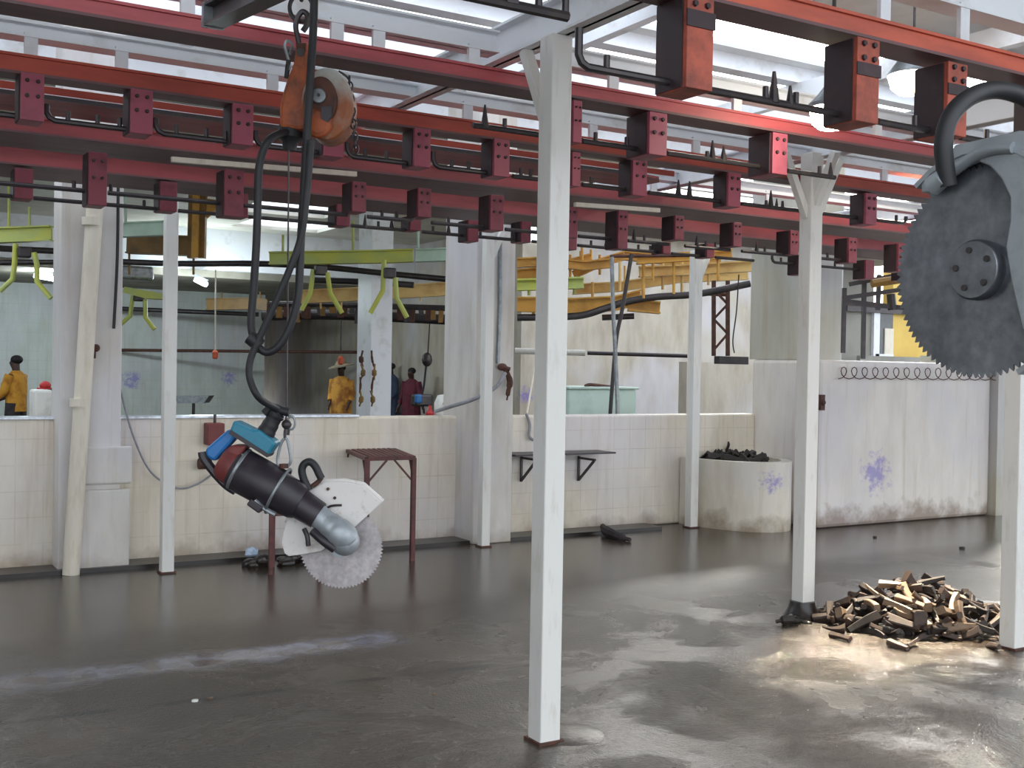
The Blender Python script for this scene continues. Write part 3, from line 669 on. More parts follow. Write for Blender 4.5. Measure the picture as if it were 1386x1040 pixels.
# ------------------------------------------------------------------ heap of offcuts on the floor
pc = Vector((6.02, 4.83, 0)); ax, ay, hh = .62, .44, .31
def heap_h(x, y):
    r = math.sqrt((x/ax)**2+(y/ay)**2); return hh*max(0, 1-r)**.8
def heap_spots(n, f0, f1):
    out = []
    while len(out) < n:
        # right/forward axes of the heap: along the camera's horizontal directions only to match its long side
        u, v = random.uniform(-1, 1), random.uniform(-1, 1)
        if u*u+v*v > 1: continue
        x, y = u*ax, v*ay; z = heap_h(x, y)*random.uniform(f0, f1)
        p = pc+RH*x+FH*y; L_ = random.uniform(.10, .22)
        out.append((Vector((p.x, p.y, z+.022)), L_, rq(.35)))
    return out
scatter('offcut', 'dark brown offcut inside the floor heap between two white posts', 'dark offcuts of the floor heap', 'offcut_dark', heap_spots(130, .0, 1))
scatter('offcut', 'mid brown offcut in the floor heap between two white posts', 'brown offcuts of the floor heap', 'offcut_brown', heap_spots(80, .5, 1.02))
pal = []
for k in range(17):
    u = random.uniform(-.9, .35); v = random.uniform(-.9, -.1)
    if u*u+v*v > .95: continue
    x, y = u*ax, v*ay; p = pc+RH*x+FH*y; pal.append((Vector((p.x, p.y, heap_h(x, y)+.03)), random.uniform(.13, .24), rq(.25)))
scatter('offcut', 'pale tan offcut lying on top of the floor heap between two white posts', 'pale offcuts of the floor heap', 'offcut_pale', pal)
st_ = []
for x_, y_ in ((1128, 852), (1140, 840), (1138, 862), (1355, 868), (1232, 872), (1215, 874), (1345, 875)):
    p = onZ(x_, y_, .02); st_.append((p, random.uniform(.1, .17), rq(.1)))
scatter('offcut', 'offcut strayed onto the wet floor at the edge of the heap', 'stray offcuts round the floor heap', 'offcut_brown', st_)
# coiled wire hung along the tall wall
pts = []
for k in range(0, 15*10+1):
    u = k/10; px = 1135+u*14.2; a = 2*math.pi*u
    pts.append(onY(px+7*math.sin(a), 505+8*math.cos(a)+u*.15, 8.24+.02*math.sin(a*.5)))
tag(MB().tube(pts, .005, 6, False).build('coiled_wire', 'rust', smooth=True), 'rusty coiled wire looped along the top of the plastered wall', 'wire')
c = onY(1112, 545, 8.27); tag(MB().span((c.x-.03, 8.25, c.z-.08), (c.x+.03, 8.29, c.z+.08)).ball((c.x, 8.25, c.z), .03, 8).build('wall_plug', 'rust'), 'small rusty plug on the edge of the plastered wall', 'plug')

rust_fade('hoist_pale', (176, 184, 178), (150, 86, 50), onD(440, 150, 4.4).z, onD(440, 96, 4.4).z)
# ------------------------------------------------------------------ hoist, hose and the hanging saw
DS = 4.4
def hp(x, y, dz=0): return onD(340+x/4.727, y/4.727, DS+dz)     # hoist close-up coordinates
root = thing('tool_hoist', 'rusty orange drum hoist hanging from a chain above the blue gripped saw', 'hoist', tuple(hp(330, 260)), YAW-math.pi/2)
FW = FH
def plate(pts, z0, z1, f=hp): return MB().prism([f(x, y, z0) for x, y in pts], FW*(z1-z0))
plate([(285, 268), (365, 262), (372, 420), (420, 440), (440, 520), (400, 640), (395, 820), (300, 830), (180, 812), (178, 690), (200, 590), (228, 500), (268, 400)], -.05, .09).build('housing', 'hoist_orange', root, bevel=.015)
cc = hp(470, 655); ex = 4.727*1525/DS/1525  # not used for size
s1 = DS/F/4.727
def disc(cx, cy, rx, ry, z0, z1, seg=40, dome=0): return [ (cx+rx*math.cos(2*math.pi*k/seg), cy+ry*math.sin(2*math.pi*k/seg)) for k in range(seg)]
plate(disc(478, 660, 168, 236, 0, 0), -.06, .10).build('drum_cover', 'hoist_pale', root, bevel=.022)
plate(disc(440, 640, 108, 155, 0, 0), -.082, -.05).build('drum_flange', 'rust', root, bevel=.008)
plate(disc(425, 780, 92, 100, 0, 0), -.088, -.05).build('brake_lug', 'hoist_orange', root, bevel=.02)
hub = plate(disc(430, 610, 46, 48, 0, 0), -.10, -.08).build('hub_cap', 'galvanised', root, bevel=.004)
plate(disc(430, 606, 9, 10, 0, 0, 12), -.106, -.1).build('hub_bolt', 'dark_steel', hub)
plate([(448, 682), (515, 682), (515, 740), (490, 780), (448, 760)], -.093, -.08).build('pawl', 'black_plastic', root)
MB().cyl(hp(436, 395, -.04), hp(436, 395, .05), .012).build('guide_pin', 'rust', root, smooth=True)
MB().cyl(hp(315, 335, -.06), hp(315, 335, .08), .016).build('suspension_pin', 'dark_steel', root, smooth=True)
plate([(285, 275), (350, 275), (345, 330), (290, 330)], -.058, -.05).build('name_plate', 'rust', root)
MB().tube([hp(x, y, -.02) for x, y in ((316, 330), (300, 250), (285, 170), (300, 110), (330, 75), (360, 100), (355, 160), (330, 200))], .011, 8).build('top_hook', 'dark_steel', root, smooth=True)
MB().lathe(hp(255, 800), (hp(245, 960)-hp(255, 800)), [(0, .045), (.05, .05), (.07, .03), (.10, .025)]).build('cable_gland', 'black_rubber', root, smooth=True)
MB().tube([hp(x, y, -.03) for x, y in ((240, 450), (238, 380), (215, 300), (230, 262), (262, 285), (245, 350))], .006, 6).build('pull_ring', 'galvanised', root, smooth=True)
MB().tube([hp(225, 500, -.03), hp(232, 440, -.03), hp(240, 385, -.03)], .009, 6, False).build('release_lever', 'black_rubber', root, smooth=True)
# carrying chain above the hoist: each link a part
root = thing('chain', 'dark steel chain links holding up the rusty drum hoist', 'chain', tuple(hp(320, 60)))
def link(mb, c, ux, uy, hl, hw, r):
    pts = []
    for k in range(12):
        a = 2*math.pi*k/12; pts.append(c+ux*(hw*math.cos(a))+uy*(hl*math.sin(a)))
    return mb.tube(pts, r, 6, True, True)
link(MB(), hp(320, 50), RH, Z, .052, .045, .009).build('link', 'dark_steel', root, smooth=True)
for k in range(1, 4): link(MB(), hp(320, 50)+Z*(.08*k), RH if k % 2 == 0 else FH, Z, .05, .03, .008).build('link', 'dark_steel', root, smooth=True)
# pull chain
root = thing('pull_chain', 'thin pull chain dangling beside the drum of the rusty hoist', 'chain', tuple(hp(660, 600)))
pts = [(585, 470), (620, 505), (640, 545), (655, 590)]
k = 0
for k in range(12):
    y_ = 515+k*40; x_ = 628+k*3.6 if k < 4 else 645+(k-4)*3.5
    link(MB(), hp(x_, y_, .0), (RH if k % 2 else FH), Z, .019, .011, .0032).build('link', 'dark_steel', root, smooth=True)
MB().tube([hp(x, y) for x, y in ((560, 455), (600, 480), (628, 512))], .004, 6).build('chain_lead', 'dark_steel', root, smooth=True)
# hoist support beam overhead
hb = hp(320, -190); a = onY(283, 30, 5.25)
root = thing('jib_beam', 'short dark steel beam end sticking out above the rusty hoist', 'beam', tuple(a))
e0 = onD(287, 36, 4.0); e1 = onD(392, -14, 3.3)
MB().bar(e0, e0+(e1-e0)*2.2, .07, .010).bar(e0+Z*.07, e0+(e1-e0)*2.2+Z*.07, .07, .010).bar(e0+Z*.035, e0+(e1-e0)*2.2+Z*.035, .010, .07).build('beam_body', 'dark_steel', root)
MB().bar(e0+Z*.035, e0+(e1-e0)*.03+Z*.035, .075, .085).build('end_plate', 'galvanised', root)
# power hose
P = lambda pts, D=DS: [onD(x, y, D) for x, y in pts]
hz = P([(426, -40), (424, 40), (419, 120), (415, 190), (411, 260), (407, 330), (404, 395), (395, 435), (380, 465), (362, 477), (347, 466), (340, 440), (343, 395), (347, 330), (349, 270), (351, 225), (362, 192), (383, 178), (393, 180)], DS-.14)
hz[-1] = hp(250, 860, -.02); hz[-2] = hp(205, 850, -.06)
tag(MB().tube(hz, .0155, 10).build('power_hose', 'black_rubber', smooth=True), 'thick black hose looping down past the hoist and back up to it', 'hose')
hz = P([(421, 190), (416, 255), (408, 318), (392, 365), (368, 420), (350, 460), (339, 487), (338, 512), (350, 538), (372, 552), (388, 561)], DS-.17)
hz[-1] = onD(384, 559, DS-.005); hz[-2] = onD(371, 552, DS-.04)
tag(MB().tube(hz, .0135, 10).build('saw_hose', 'black_rubber', smooth=True), 'black hose slanting down into the top of the blue gripped saw', 'hose')
tag(MB().tube([hp(240, 950, -.01), onD(390, 330, DS), onD(388, 560, DS), onD(386.5, 570, DS)], .0035, 6, False).build('wire_rope', 'dark_steel', smooth=True), 'thin wire rope from the hoist down to the saw hook', 'rope')
c = onD(345, 462, DS-.155); tag(MB().cyl(c-Z*.016+RH*.02, c+Z*.016-RH*.02, .028).build('hose_tie', 'black_rubber', smooth=True), 'black tie binding the two hoses together above the saw', 'tie')

def sp_(x, y, dz=0): return onD(250+x/3.467, 520+y/3.467, DS+dz)   # saw close-up coordinates
root = thing('circular_saw', 'hanging dark bodied saw with blue grip, white guard and round toothed blade', 'saw', tuple(sp_(470, 400)), YAW-math.pi/2)
px = DS/F/3.467   # metres per close-up pixel
A0, A1 = sp_(232, 388), sp_(545, 560); ax_ = (A1-A0).normalized(); ln = (A1-A0).length
MB().lathe(A0, ax_, [(0, .088*.9), (.012, .094*.93), (.20, .092*.93), (ln*.62, .091*.93), (ln*.64, .080), (ln*.93, .074), (ln, .066)], 32).build('motor_barrel', 'black_plastic', root, smooth=True)
MB().lathe(A0+ax_*.015, ax_, [(0, .086), (.004, .090), (.012, .090), (.016, .086)], 32).build('seam_ring', 'galvanised', root, smooth=True)
MB().lathe(A0-ax_*.055, ax_, [(0, .062), (.02, .076), (.056, .080)], 32).build('rear_cap', 'red_brown', root, smooth=True)
nk0, nk1 = sp_(520, 548), sp_(628, 618)
MB().lathe(nk0, nk1-nk0, [(0, .058), (.02, .060), ((nk1-nk0).length, .055)], 28).build('neck', 'black_plastic', root, smooth=True)
g0, g1, g2 = sp_(618, 612, -.005), sp_(735, 705, -.02), sp_(765, 745, .0)
MB().tube([g0, sp_(690, 672, -.012), g1, sp_(758, 735, -.005), sp_(772, 752, .02)], [.047, .053, .056, .056, .05, .04], 24).ball(sp_(752, 738, -.008), .057, 24).build('gear_housing', 'cast_silver', root, smooth=True)
MB().tube([sp_(600, 690, -.03), sp_(650, 735, -.045), sp_(705, 775, -.04)], .018, 10).build('link_arm', 'black_plastic', root, smooth=True)
MB().tube([sp_(560, 680, -.04), sp_(575, 715, -.05), sp_(580, 760, -.05)], .010, 8).build('trigger_lever', 'black_plastic', root, smooth=True)
# guard plate with cut-out look, behind the neck and in front of the blade
gp = [(455, 750), (462, 700), (475, 655), (510, 585), (555, 535), (600, 490), (652, 463), (745, 458), (815, 472), (835, 476), (925, 556), (800, 670), (720, 730), (640, 785), (560, 800), (488, 809), (468, 795)]
gd = plate(gp, .052, .064, sp_).build('blade_guard', 'guard_white', root, bevel=.003)
for x_, y_ in ((672, 493), (704, 535), (728, 638), (690, 610)): MB().cyl(sp_(x_, y_, .046), sp_(x_, y_, .056), .0065, .0065, 10).build('screw', 'rust', gd)
MB().tube([sp_(x, y, .045) for x, y in ((660, 590), (680, 575), (705, 570), (737, 569))], .005, 6).build('guard_spring', 'dark_steel', gd, smooth=True)
rim_pts = [sp_(x, y, .06) for x, y in gp[2:11]]
MB().tube([p + FW*.02 for p in rim_pts], .012, 8, False).build('guard_rim', 'guard_white', gd, smooth=True)
def blade(center, n1, n2, nrm, r, teeth, th, hook=.35):
    pts = []
    for k in range(teeth):
        a = 2*math.pi*k/teeth; d = 2*math.pi/teeth
        pts.append((a, r*.945)); pts.append((a+d*.55, r)); pts.append((a+d*.75, r*.985))
    poly = [center+n1*(rr*math.cos(a))+n2*(rr*math.sin(a)) for a, rr in pts]
    return MB().prism([p-nrm*th/2 for p in poly], nrm*th)
bc = sp_(735, 766, .085)
bo = blade(Vector((0, 0, 0)), Vector((1, 0, 0)), Vector((0, 0, 1)), Vector((0, 1, 0)), 200*px, 72, .004).build('saw_blade', 'blade_worn', None)
bo.parent = root; bo.matrix_parent_inverse = Matrix(); bo.location = WM[root].inverted() @ bc; WM[bo] = Matrix.Translation(bc) @ Matrix.Rotation(YAW-math.pi/2, 4, 'Z')
MB().cyl(bc-FW*.07, bc+FW*.02, .03, .03, 20).build('arbor', 'cast_silver', bo, smooth=True)
# blue grip and switch housing
hs = plate([(228, 170), (320, 215), (345, 212), (430, 278), (385, 345), (205, 232)], -.05, .05, sp_).build('switch_housing', 'teal_plastic', root, bevel=.012)
plate([(205, 232), (385, 345), (395, 330), (216, 216)], -.055, .055, sp_).build('housing_seam', 'black_plastic', hs)
plate([(92, 308), (205, 210), (245, 245), (225, 268), (140, 365), (100, 345)], -.035, .035, sp_).build('grip', 'blue_plastic', root, bevel=.012)
plate([(150, 365), (215, 288), (290, 290), (255, 345), (215, 420), (185, 420)], -.055, .055, sp_).build('rear_shell', 'red_brown', root, bevel=.01)
MB().tube([sp_(x, y, -.02) for x, y in ((84, 318), (92, 350), (130, 402), (170, 448), (205, 480), (240, 502))], .019, 8).build('handle_bow', 'black_plastic', root, smooth=True)
MB().tube([sp_(x, y, -.052) for x, y in ((200, 440), (225, 400), (250, 360), (275, 330))], .007, 8).build('bow_bracket', 'galvanised', root, smooth=True)
cg = MB().tube([sp_(x, y) for x, y in ((378, 235), (400, 195), (425, 150), (445, 130))], [.036, .033, .03, .034, .028], 16)
cg.build('cable_gland', 'black_rubber', root, smooth=True)
MB().tube([sp_(x, y, -.01) for x, y in ((375, 140), (410, 112), (455, 125), (490, 132))], .018, 10).build('strain_relief', 'black_rubber', root, smooth=True)
# front loop handle
MB().tube([sp_(x, y, .02) for x, y in ((585, 500), (560, 450), (550, 405), (562, 375), (588, 366), (612, 385), (632, 425), (642, 445))], .0155, 12).build('front_handle', 'black_rubber', root, smooth=True)
MB().tube([sp_(x, y, .03) for x, y in ((642, 438), (625, 460), (598, 480))], .010, 8).build('handle_clamp', 'rust', root, smooth=True)
# suspension strap
sA, sB = sp_(478, 392, -.085), sp_(382, 612, -.085); n = 20; mid = A0+ax_*(ln*.66)
pts = []
side = Vector(ax_).cross(FW).normalized()
for k in range(24):
    a = 2*math.pi*k/24; pts.append(mid+(side*math.cos(a)*.096+FW*math.sin(a)*.094)+ax_*(.0))
MB().tube(pts, .006, 8, True, True).build('suspension_band', 'galvanised', root, smooth=True)
MB().box(sp_(335, 570, -.05), (.06, .05, .03), Matrix.Rotation(YAW-math.pi/2, 3, 'Z') @ Matrix.Rotation(R(35), 3, 'Y')).build('belly_bracket', 'black_plastic', root, bevel=.006)
MB().tube([sp_(x, y, -.06) for x, y in ((330, 545), (360, 575), (400, 600), (425, 612))], .010, 8).build('belly_rod', 'galvanised', root, smooth=True)
MB().cyl(sp_(466, 395), sp_(466, 375), .018).build('lifting_eye', 'rust', root, smooth=True)
# carabiner + hook, on their own
root = thing('snap_hook', 'grey steel snap hook linking the wire rope to the saw strap', 'hook', tuple(sp_(470, 300)))
MB().tube([sp_(x, y) for x, y in ((462, 385), (440, 382), (436, 350), (446, 300), (462, 262), (480, 260), (490, 300), (497, 345), (495, 372), (478, 388))], .0058, 8, True, True).build('hook_body', 'galvanised', root, smooth=True)
MB().tube([sp_(x, y) for x, y in ((472, 262), (470, 235), (475, 205), (488, 205), (484, 240))], .006, 8).build('swivel', 'dark_steel', root, smooth=True)
MB().tube([sp_(500+18*math.cos(a*.785), 182+32*math.sin(a*.785)) for a in range(8)], .0045, 8, True, True).build('key_ring', 'galvanised', root, smooth=True)
MB().ball(sp_(478, 190), .02, 12).build('ferrule', 'dark_steel', root, smooth=True)

# ------------------------------------------------------------------ big saw beside the camera
D2 = 1.72
bc = onD(1328, 366, D2); rr = 146*D2/F
root = thing('circular_saw', 'big dark round saw blade with black loop handle hanging at the edge of the photo', 'saw', tuple(bc), 0)
th = R(61.5)  # blade faces away from the lens by this much
nr = (-FH*math.cos(th)-RH*math.sin(th)).normalized(); n1 = Z.cross(nr).normalized(); n2 = Z
bm_ = blade(Vector((0, 0, 0)), Vector((1, 0, 0)), Vector((0, 0, 1)), Vector((0, 1, 0)), rr, 92, .003).build('saw_blade', 'blade_dark', None)
q = Matrix((n1, -nr, n2)).transposed()
bm_.parent = root; bm_.rotation_euler = q.to_euler(); bm_.location = (0, 0, 0); WM[bm_] = Matrix.Translation(bc) @ q.to_4x4()
hubc = MB().lathe(bc, nr, [(0, .046), (.016, .046), (.020, .043), (.021, 0)], 36).build('hub_flange', 'blade_dark', bm_, smooth=True)
for k in range(5):
    a = 2*math.pi*k/5+.5; p = bc+nr*.020+(n1*math.cos(a)+n2*math.sin(a))*.03; MB().cyl(p, p+nr*.003, .005, .005, 10).build('bolt', 'dark_steel', hubc)
def rp(x, y, dn=0):    # point on the blade plane (shifted along its normal) seen at a pixel
    d = ray(x, y); o = bc+nr*dn; return CAM+d*((o-CAM).dot(nr)/d.dot(nr))
# guard: casting arching over the blade's back edge
gin, gout = [], []
for k in range(0, 19):
    a = R(128-k*10.5); gin.append((a, rr*.86)); gout.append((a, rr*(1.10+.05*math.sin(k/18*math.pi))))
def bp(a, r, dn): return bc+(n1*math.cos(a)+n2*math.sin(a))*r+nr*dn
sgn = 1 if n1.dot(RH) > 0 else -1
def bq(a, r, dn): return bc+(n1*sgn*math.cos(a)+n2*math.sin(a))*r+nr*dn
poly = [bq(a, r, -.05) for a, r in gout]+[bq(a, r*.62, -.05) for a, r in reversed(gin)]
MB().prism(poly, nr*.014).build('guard_back', 'cast_silver', root, bevel=.004)
m = MB()
for (a0, r0), (a1, r1) in zip(gout, gout[1:]):
    m.prism([bq(a0, r0, -.05), bq(a1, r1, -.05), bq(a1, r1-.008, -.05), bq(a0, r0-.008, -.05)], nr*.075)
m.build('guard_hood', 'cast_silver', root, smooth=True)
gp2 = [(1254, 262), (1253, 246), (1262, 234), (1288, 220), (1299, 197), (1345, 187), (1386, 178), (1425, 180), (1425, 470), (1391, 446), (1376, 385), (1368, 335), (1374, 300), (1374, 268), (1362, 243), (1346, 226), (1330, 219), (1310, 228), (1290, 241), (1264, 262)]
MB().prism([rp(x, y, .010) for x, y in gp2], nr*.012).build('guard_side', 'cast_silver', root, bevel=.003)
MB().tube([rp(x, y, .024) for x, y in ((1258, 254), (1290, 232), (1318, 212), (1345, 202), (1372, 200))], .009, 10).build('guard_rib', 'cast_silver', root, smooth=True)
# body: gear head and motor going off to the side
g0 = bc-nr*.055; MB().lathe(g0+nr*.02, -nr, [(0, .05), (.02, .075), (.09, .085), (.12, .07), (.30, .066), (.31, .05)], 32).build('gear_housing', 'cast_silver', root, smooth=True)
mo = g0-nr*.12; MB().lathe(mo-Z*.02, (RH*.75-FH*.1+Z*.5).normalized(), [(0, .05), (.05, .075), (.40, .078), (.42, .05)], 28).build('motor_barrel', 'black_plastic', root, smooth=True)
# black loop handle
hpx = [(1283, 252), (1279, 225), (1277, 195), (1283, 165), (1298, 143), (1320, 128), (1345, 122), (1372, 126), (1400, 140), (1420, 165)]
MB().tube([onD(x, y, D2-.02+.0006*(x-1280)) for x, y in hpx], .0138, 14).build('loop_handle', 'black_rubber', root, smooth=True)
MB().cyl(onD(1277, 240, D2-.02), onD(1262, 252, D2+.0), .014, .016, 14).build('handle_boss', 'cast_silver', root, smooth=True)
cb = onD(1432, 160, D2+.1); 
rt = thing('wire_rope', 'steel rope carrying the big dark saw, just outside the photo edge', 'rope', tuple(cb))
MB().cyl(cb, cb+Z*1.3, .004, .004, 8).build('strand', 'dark_steel', rt)

# ------------------------------------------------------------------ high bay flood lamps
for k, (x_, y_, z_, lab) in enumerate(((1236, 108, 3.9, 'bright flood lamp between the two rusty brackets nearest the big dark saw'), (1126, 155, 2.88, 'bright flood lamp above the V braced white post'))):
    c = onZ(x_, y_, z_)
    root = thing('flood_lamp', lab, 'lamp', tuple(c), 0, 'high bay flood lamps')
    q_ = 1.0 if k == 0 else .58
    MB().lathe(c+Z*.03, Z, [(0, .20*q_), (.02, .20*q_), (.12*q_, .12*q_), (.2*q_, .06*q_), (.24*q_, .06*q_)], 28).build('lamp_shade', 'galvanised', root, smooth=True)
    MB().lathe(c-Z*.02, Z, [(-.10*q_, .04*q_), (-.085*q_, .11*q_), (-.04*q_, .165*q_), (.05, .19*q_)], 28).build('lamp_lens', 'lamp_glow', root, smooth=True)
    MB().cyl(c+Z*.15, Vector((c.x, c.y, BZ-.15)), .01).build('stem', 'dark_steel', root)
    ld = bpy.data.lights.new('lamp_light', 'SPOT'); lo = bpy.data.objects.new('lamp_light', ld); COL.objects.link(lo); lo.parent = root
    lo.location = (0, 0, -.14); ld.color = (1, .84, .62); ld.energy = 4800 if k == 0 else 60; ld.spot_size = R(34); ld.spot_blend = .6; ld.shadow_soft_size = .15
    tgt = Vector((5.35, 3.85, 0)) if k == 0 else Vector((c.x-.2, c.y-.3, 0)); lo.rotation_euler = (tgt-c).to_track_quat('-Z', 'Y').to_euler()

# ------------------------------------------------------------------ hall: people
def person(x_, y_, D, label, head_px, skin='skin', pose='stand', face=0.0, clothes=(), hat=False, h=1.62, group=None):
    p = onD(x_, y_, D); bx, by = p.x, p.y
    root = thing('person', label, 'person', (bx, by, 0), face)
    s = h/1.7
    J = {'pel': (0, 0, .93), 'wai': (0, 0, 1.08), 'che': (0, .01, 1.28), 'nec': (0, 0, 1.45), 'hb': (0, .015, 1.52), 'hm': (0, .02, 1.60), 'ht': (0, .01, 1.68), 'nose': (0, .125, 1.585),
         'sL': (.17, 0, 1.38), 'sR': (-.17, 0, 1.38), 'hL': (.095, 0, .88), 'hR': (-.095, 0, .88), 'kL': (.10, .02, .48), 'kR': (-.10, .02, .48), 'aL': (.10, -.02, .09), 'aR': (-.10, -.02, .09), 'tL': (.11, .16, .035), 'tR': (-.11, .16, .035)}
    if pose == 'reach':
        J.update(eL=(.23, .12, 1.12), wL=(.24, .36, 1.02), eR=(-.23, .08, 1.12), wR=(-.23, .32, .98))
    elif pose == 'side':
        J.update(eL=(.24, -.02, 1.10), wL=(.30, .04, .86), eR=(-.27, .02, 1.10), wR=(-.38, .10, .88))
    else:
        J.update(eL=(.22, -.02, 1.10), wL=(.20, .12, .92), eR=(-.22, -.02, 1.10), wR=(-.20, .12, .92))
    rad = dict(pel=.14, wai=.12, che=.135, nec=.05, hb=.065, hm=.088, ht=.06, nose=.014, sL=.06, sR=.06, eL=.043, eR=.043, wL=.028, wR=.028, hL=.085, hR=.085, kL=.058, kR=.058, aL=.038, aR=.038, tL=.03, tR=.03)
    E = [('pel', 'wai'), ('wai', 'che'), ('che', 'nec'), ('nec', 'hb'), ('hb', 'hm'), ('hm', 'ht'), ('hm', 'nose'), ('che', 'sL'), ('che', 'sR'), ('sL', 'eL'), ('eL', 'wL'), ('sR', 'eR'), ('eR', 'wR'), ('pel', 'hL'), ('hL', 'kL'), ('kL', 'aL'), ('aL', 'tL'), ('pel', 'hR'), ('hR', 'kR'), ('kR', 'aR'), ('aR', 'tR')]
    for sd in 'LR':
        w = Vector(J['w'+sd]); e = Vector(J['e'+sd]); d = (w-e).normalized(); o_ = Vector((1 if sd == 'L' else -1, 0, 0))
        J['p'+sd] = tuple(w+d*.07); rad['p'+sd] = .028; E.append(('w'+sd, 'p'+sd))
        for f in range(4):
            q = w+d*.075+Vector((0, 1, .2)).normalized()*(.018*(f-1.5)); k1 = 'f%s%d' % (sd, f); J[k1] = tuple(q+d*(.085-.008*abs(f-1))+Vector((0, .01, -.01))); rad[k1] = .008; E.append(('p'+sd, k1))
        k1 = 'th'+sd; J[k1] = tuple(w+d*.06+Vector((0, .055, 0))); rad[k1] = .010; E.append(('w'+sd, k1))
    names = list(J); me = bpy.data.meshes.new('body'); me.from_pydata([tuple(Vector(J[n])*s) for n in names], [(names.index(a), names.index(b)) for a, b in E], [])
    o = bpy.data.objects.new('body', me); COL.objects.link(o); o.parent = root; me.materials.append(M[skin]); WM[o] = WM[root]
    md = o.modifiers.new('skin', 'SKIN'); md.use_smooth_shade = True
    if not me.skin_vertices: me.attributes.update()
    sv = me.skin_vertices[0].data if me.skin_vertices else None
    if sv is None:
        bpy.context.view_layer.objects.active = o
    for i, n_ in enumerate(names):
        sv[i].radius = (rad[n_]*s, rad[n_]*s); sv[i].use_root = (n_ == 'pel')
    ss = o.modifiers.new('sub', 'SUBSURF'); ss.levels = 2; ss.render_levels = 2
    def part(name, mb, mat):
        me_ = mb.build(name, mat, None, smooth=True); me_.parent = root; me_.scale = (s, s, s); return me_
    V = Vector
    part('hair', MB().ball((0, -.005, 1.645), (.085, .098, .075), 16), 'hair')
    for nm, mat in clothes:
        if nm == 'robe':
            mb = MB()
            prof = [(.08, .24, .20), (.5, .23, .19), (.95, .21, .17), (1.15, .20, .16), (1.32, .215, .15), (1.42, .15, .11), (1.47, .075, .075)]
            rings = [[mb.bm.verts.new((rx*math.cos(2*math.pi*k/24)*(1+.05*math.sin(k*2.2)), ry*math.sin(2*math.pi*k/24)*(1+.05*math.sin(k*2.2)), z)) for k in range(24)] for z, rx, ry in prof]
            for A, B in zip(rings, rings[1:]):
                for k in range(24): mb.bm.faces.new((A[k], A[(k+1) % 24], B[(k+1) % 24], B[k]))
            part('robe', mb, mat)
        if nm == 'shirt':
            mb = MB()
            prof = [(.82, .19, .15), (1.0, .18, .15), (1.2, .19, .155), (1.34, .20, .14), (1.42, .14, .10), (1.47, .07, .07)]
            rings = [[mb.bm.verts.new((rx*math.cos(2*math.pi*k/20), ry*math.sin(2*math.pi*k/20), z)) for k in range(20)] for z, rx, ry in prof]
            for A, B in zip(rings, rings[1:]):
                for k in range(20): mb.bm.faces.new((A[k], A[(k+1) % 20], B[(k+1) % 20], B[k]))
            part('shirt', mb, mat)
        if nm in ('robe', 'shirt'):
            for sd in 'LR':
                part('sleeve', MB().tube([V(J['s'+sd])+V((0, 0, .02)), V(J['s'+sd]).lerp(V(J['e'+sd]), .5), V(J['e'+sd]), V(J['e'+sd]).lerp(V(J['w'+sd]), .7)], [.075, .072, .068, .06, .055], 14), mat)
        if nm == 'trousers':
            mb = MB()
            for sd in (1, -1): mb.tube([(sd*.08, 0, .95), (sd*.10, .01, .5), (sd*.10, -.01, .10)], [.115, .10, .085, .075], 14)
            part('trousers', mb, mat)
    if hat: part('hat', MB().lathe((0, .01, 1.655), V((.18, .1, 1)), [(0, .27), (.02, .265), (.06, .12), (.13, .08), (.15, .01)], 28), 'straw')
    return root
AW = YAW-math.pi/2
person(22, 520, 17.6, 'person in a yellow jacket at the wash place beyond the pipe-clad column', 19, face=AW+R(80), pose='reach', clothes=(('shirt', 'yellow_cloth'), ('trousers', 'dark_cloth')), h=1.66)
person(462, 520, 21.5, 'person in an ochre robe and wide straw hat behind the tiled wall', 11, face=AW+R(170), clothes=(('robe', 'ochre_cloth'),), hat=True, h=1.62)
person(557, 520, 22.5, 'person in a maroon smock standing next to the white hall column', 13, face=AW+R(150), pose='side', clothes=(('robe', 'maroon_cloth'),), h=1.57)
person(529, 520, 24.0, 'person in navy clothes mostly hidden behind the white hall column', 13, face=AW+R(120), clothes=(('robe', 'navy_cloth'),), h=1.66)

# ------------------------------------------------------------------ hall: conveyors and fittings
def conv(label, segs, D, w, h, mat, rods=(), name='conveyor_track', group='yellow overhead conveyor tracks', cat='conveyor', low=None):
    p = onD(*segs[0], D); root = thing(name, label, cat, tuple(p), 0, group)
    for a, b in zip(segs, segs[1:]):
        A, B = onD(*a, D), onD(*b, D)
        mb = MB(); mb.bar(A, B, w*.3, h); mb.bar(A-Z*h/2, B-Z*h/2, w, .02); mb.bar(A+Z*h/2, B+Z*h/2, w, .02); mb.build('track_beam', mat, root)
    for x_, y0, y1 in rods:
        A, B = onD(x_, y0, D), onD(x_, y1, D); MB().cyl(B, A, .018, .018, 8).build('hanger_rod', mat, root)
    return root
conv('olive yellow conveyor beam by the pipe-clad column, above the yellow jacketed person', [(-60, 321), (70, 316)], 15.5, .16, .19, 'yellow_green', [(12, 250, 310), (40, 280, 310)])
conv('pale green conveyor beam crossing behind the slim post with the wall cable', [(150, 312), (225, 309)], 15.5, .16, .18, 'pale_green', [(170, 260, 303)])
conv('yellow green conveyor beam with pale end, level with the loop of the hose', [(365, 350), (430, 349), (520, 347.5), (559, 346)], 15.6, .16, .16, 'yellow_green', [(478, 300, 340), (383, 318, 342)])
conv('pale green end of conveyor beam meeting the middle concrete column', [(563, 346), (625, 344)], 15.6, .16, .16, 'pale_green', [(566, 312, 336)])
conv('brown yellow conveyor beam end beside the slim post with the wall cable', [(172, 330), (274, 334)], 17.2, .2, .28, 'brown_yellow', [(175, 330, 372), (262, 345, 372)])
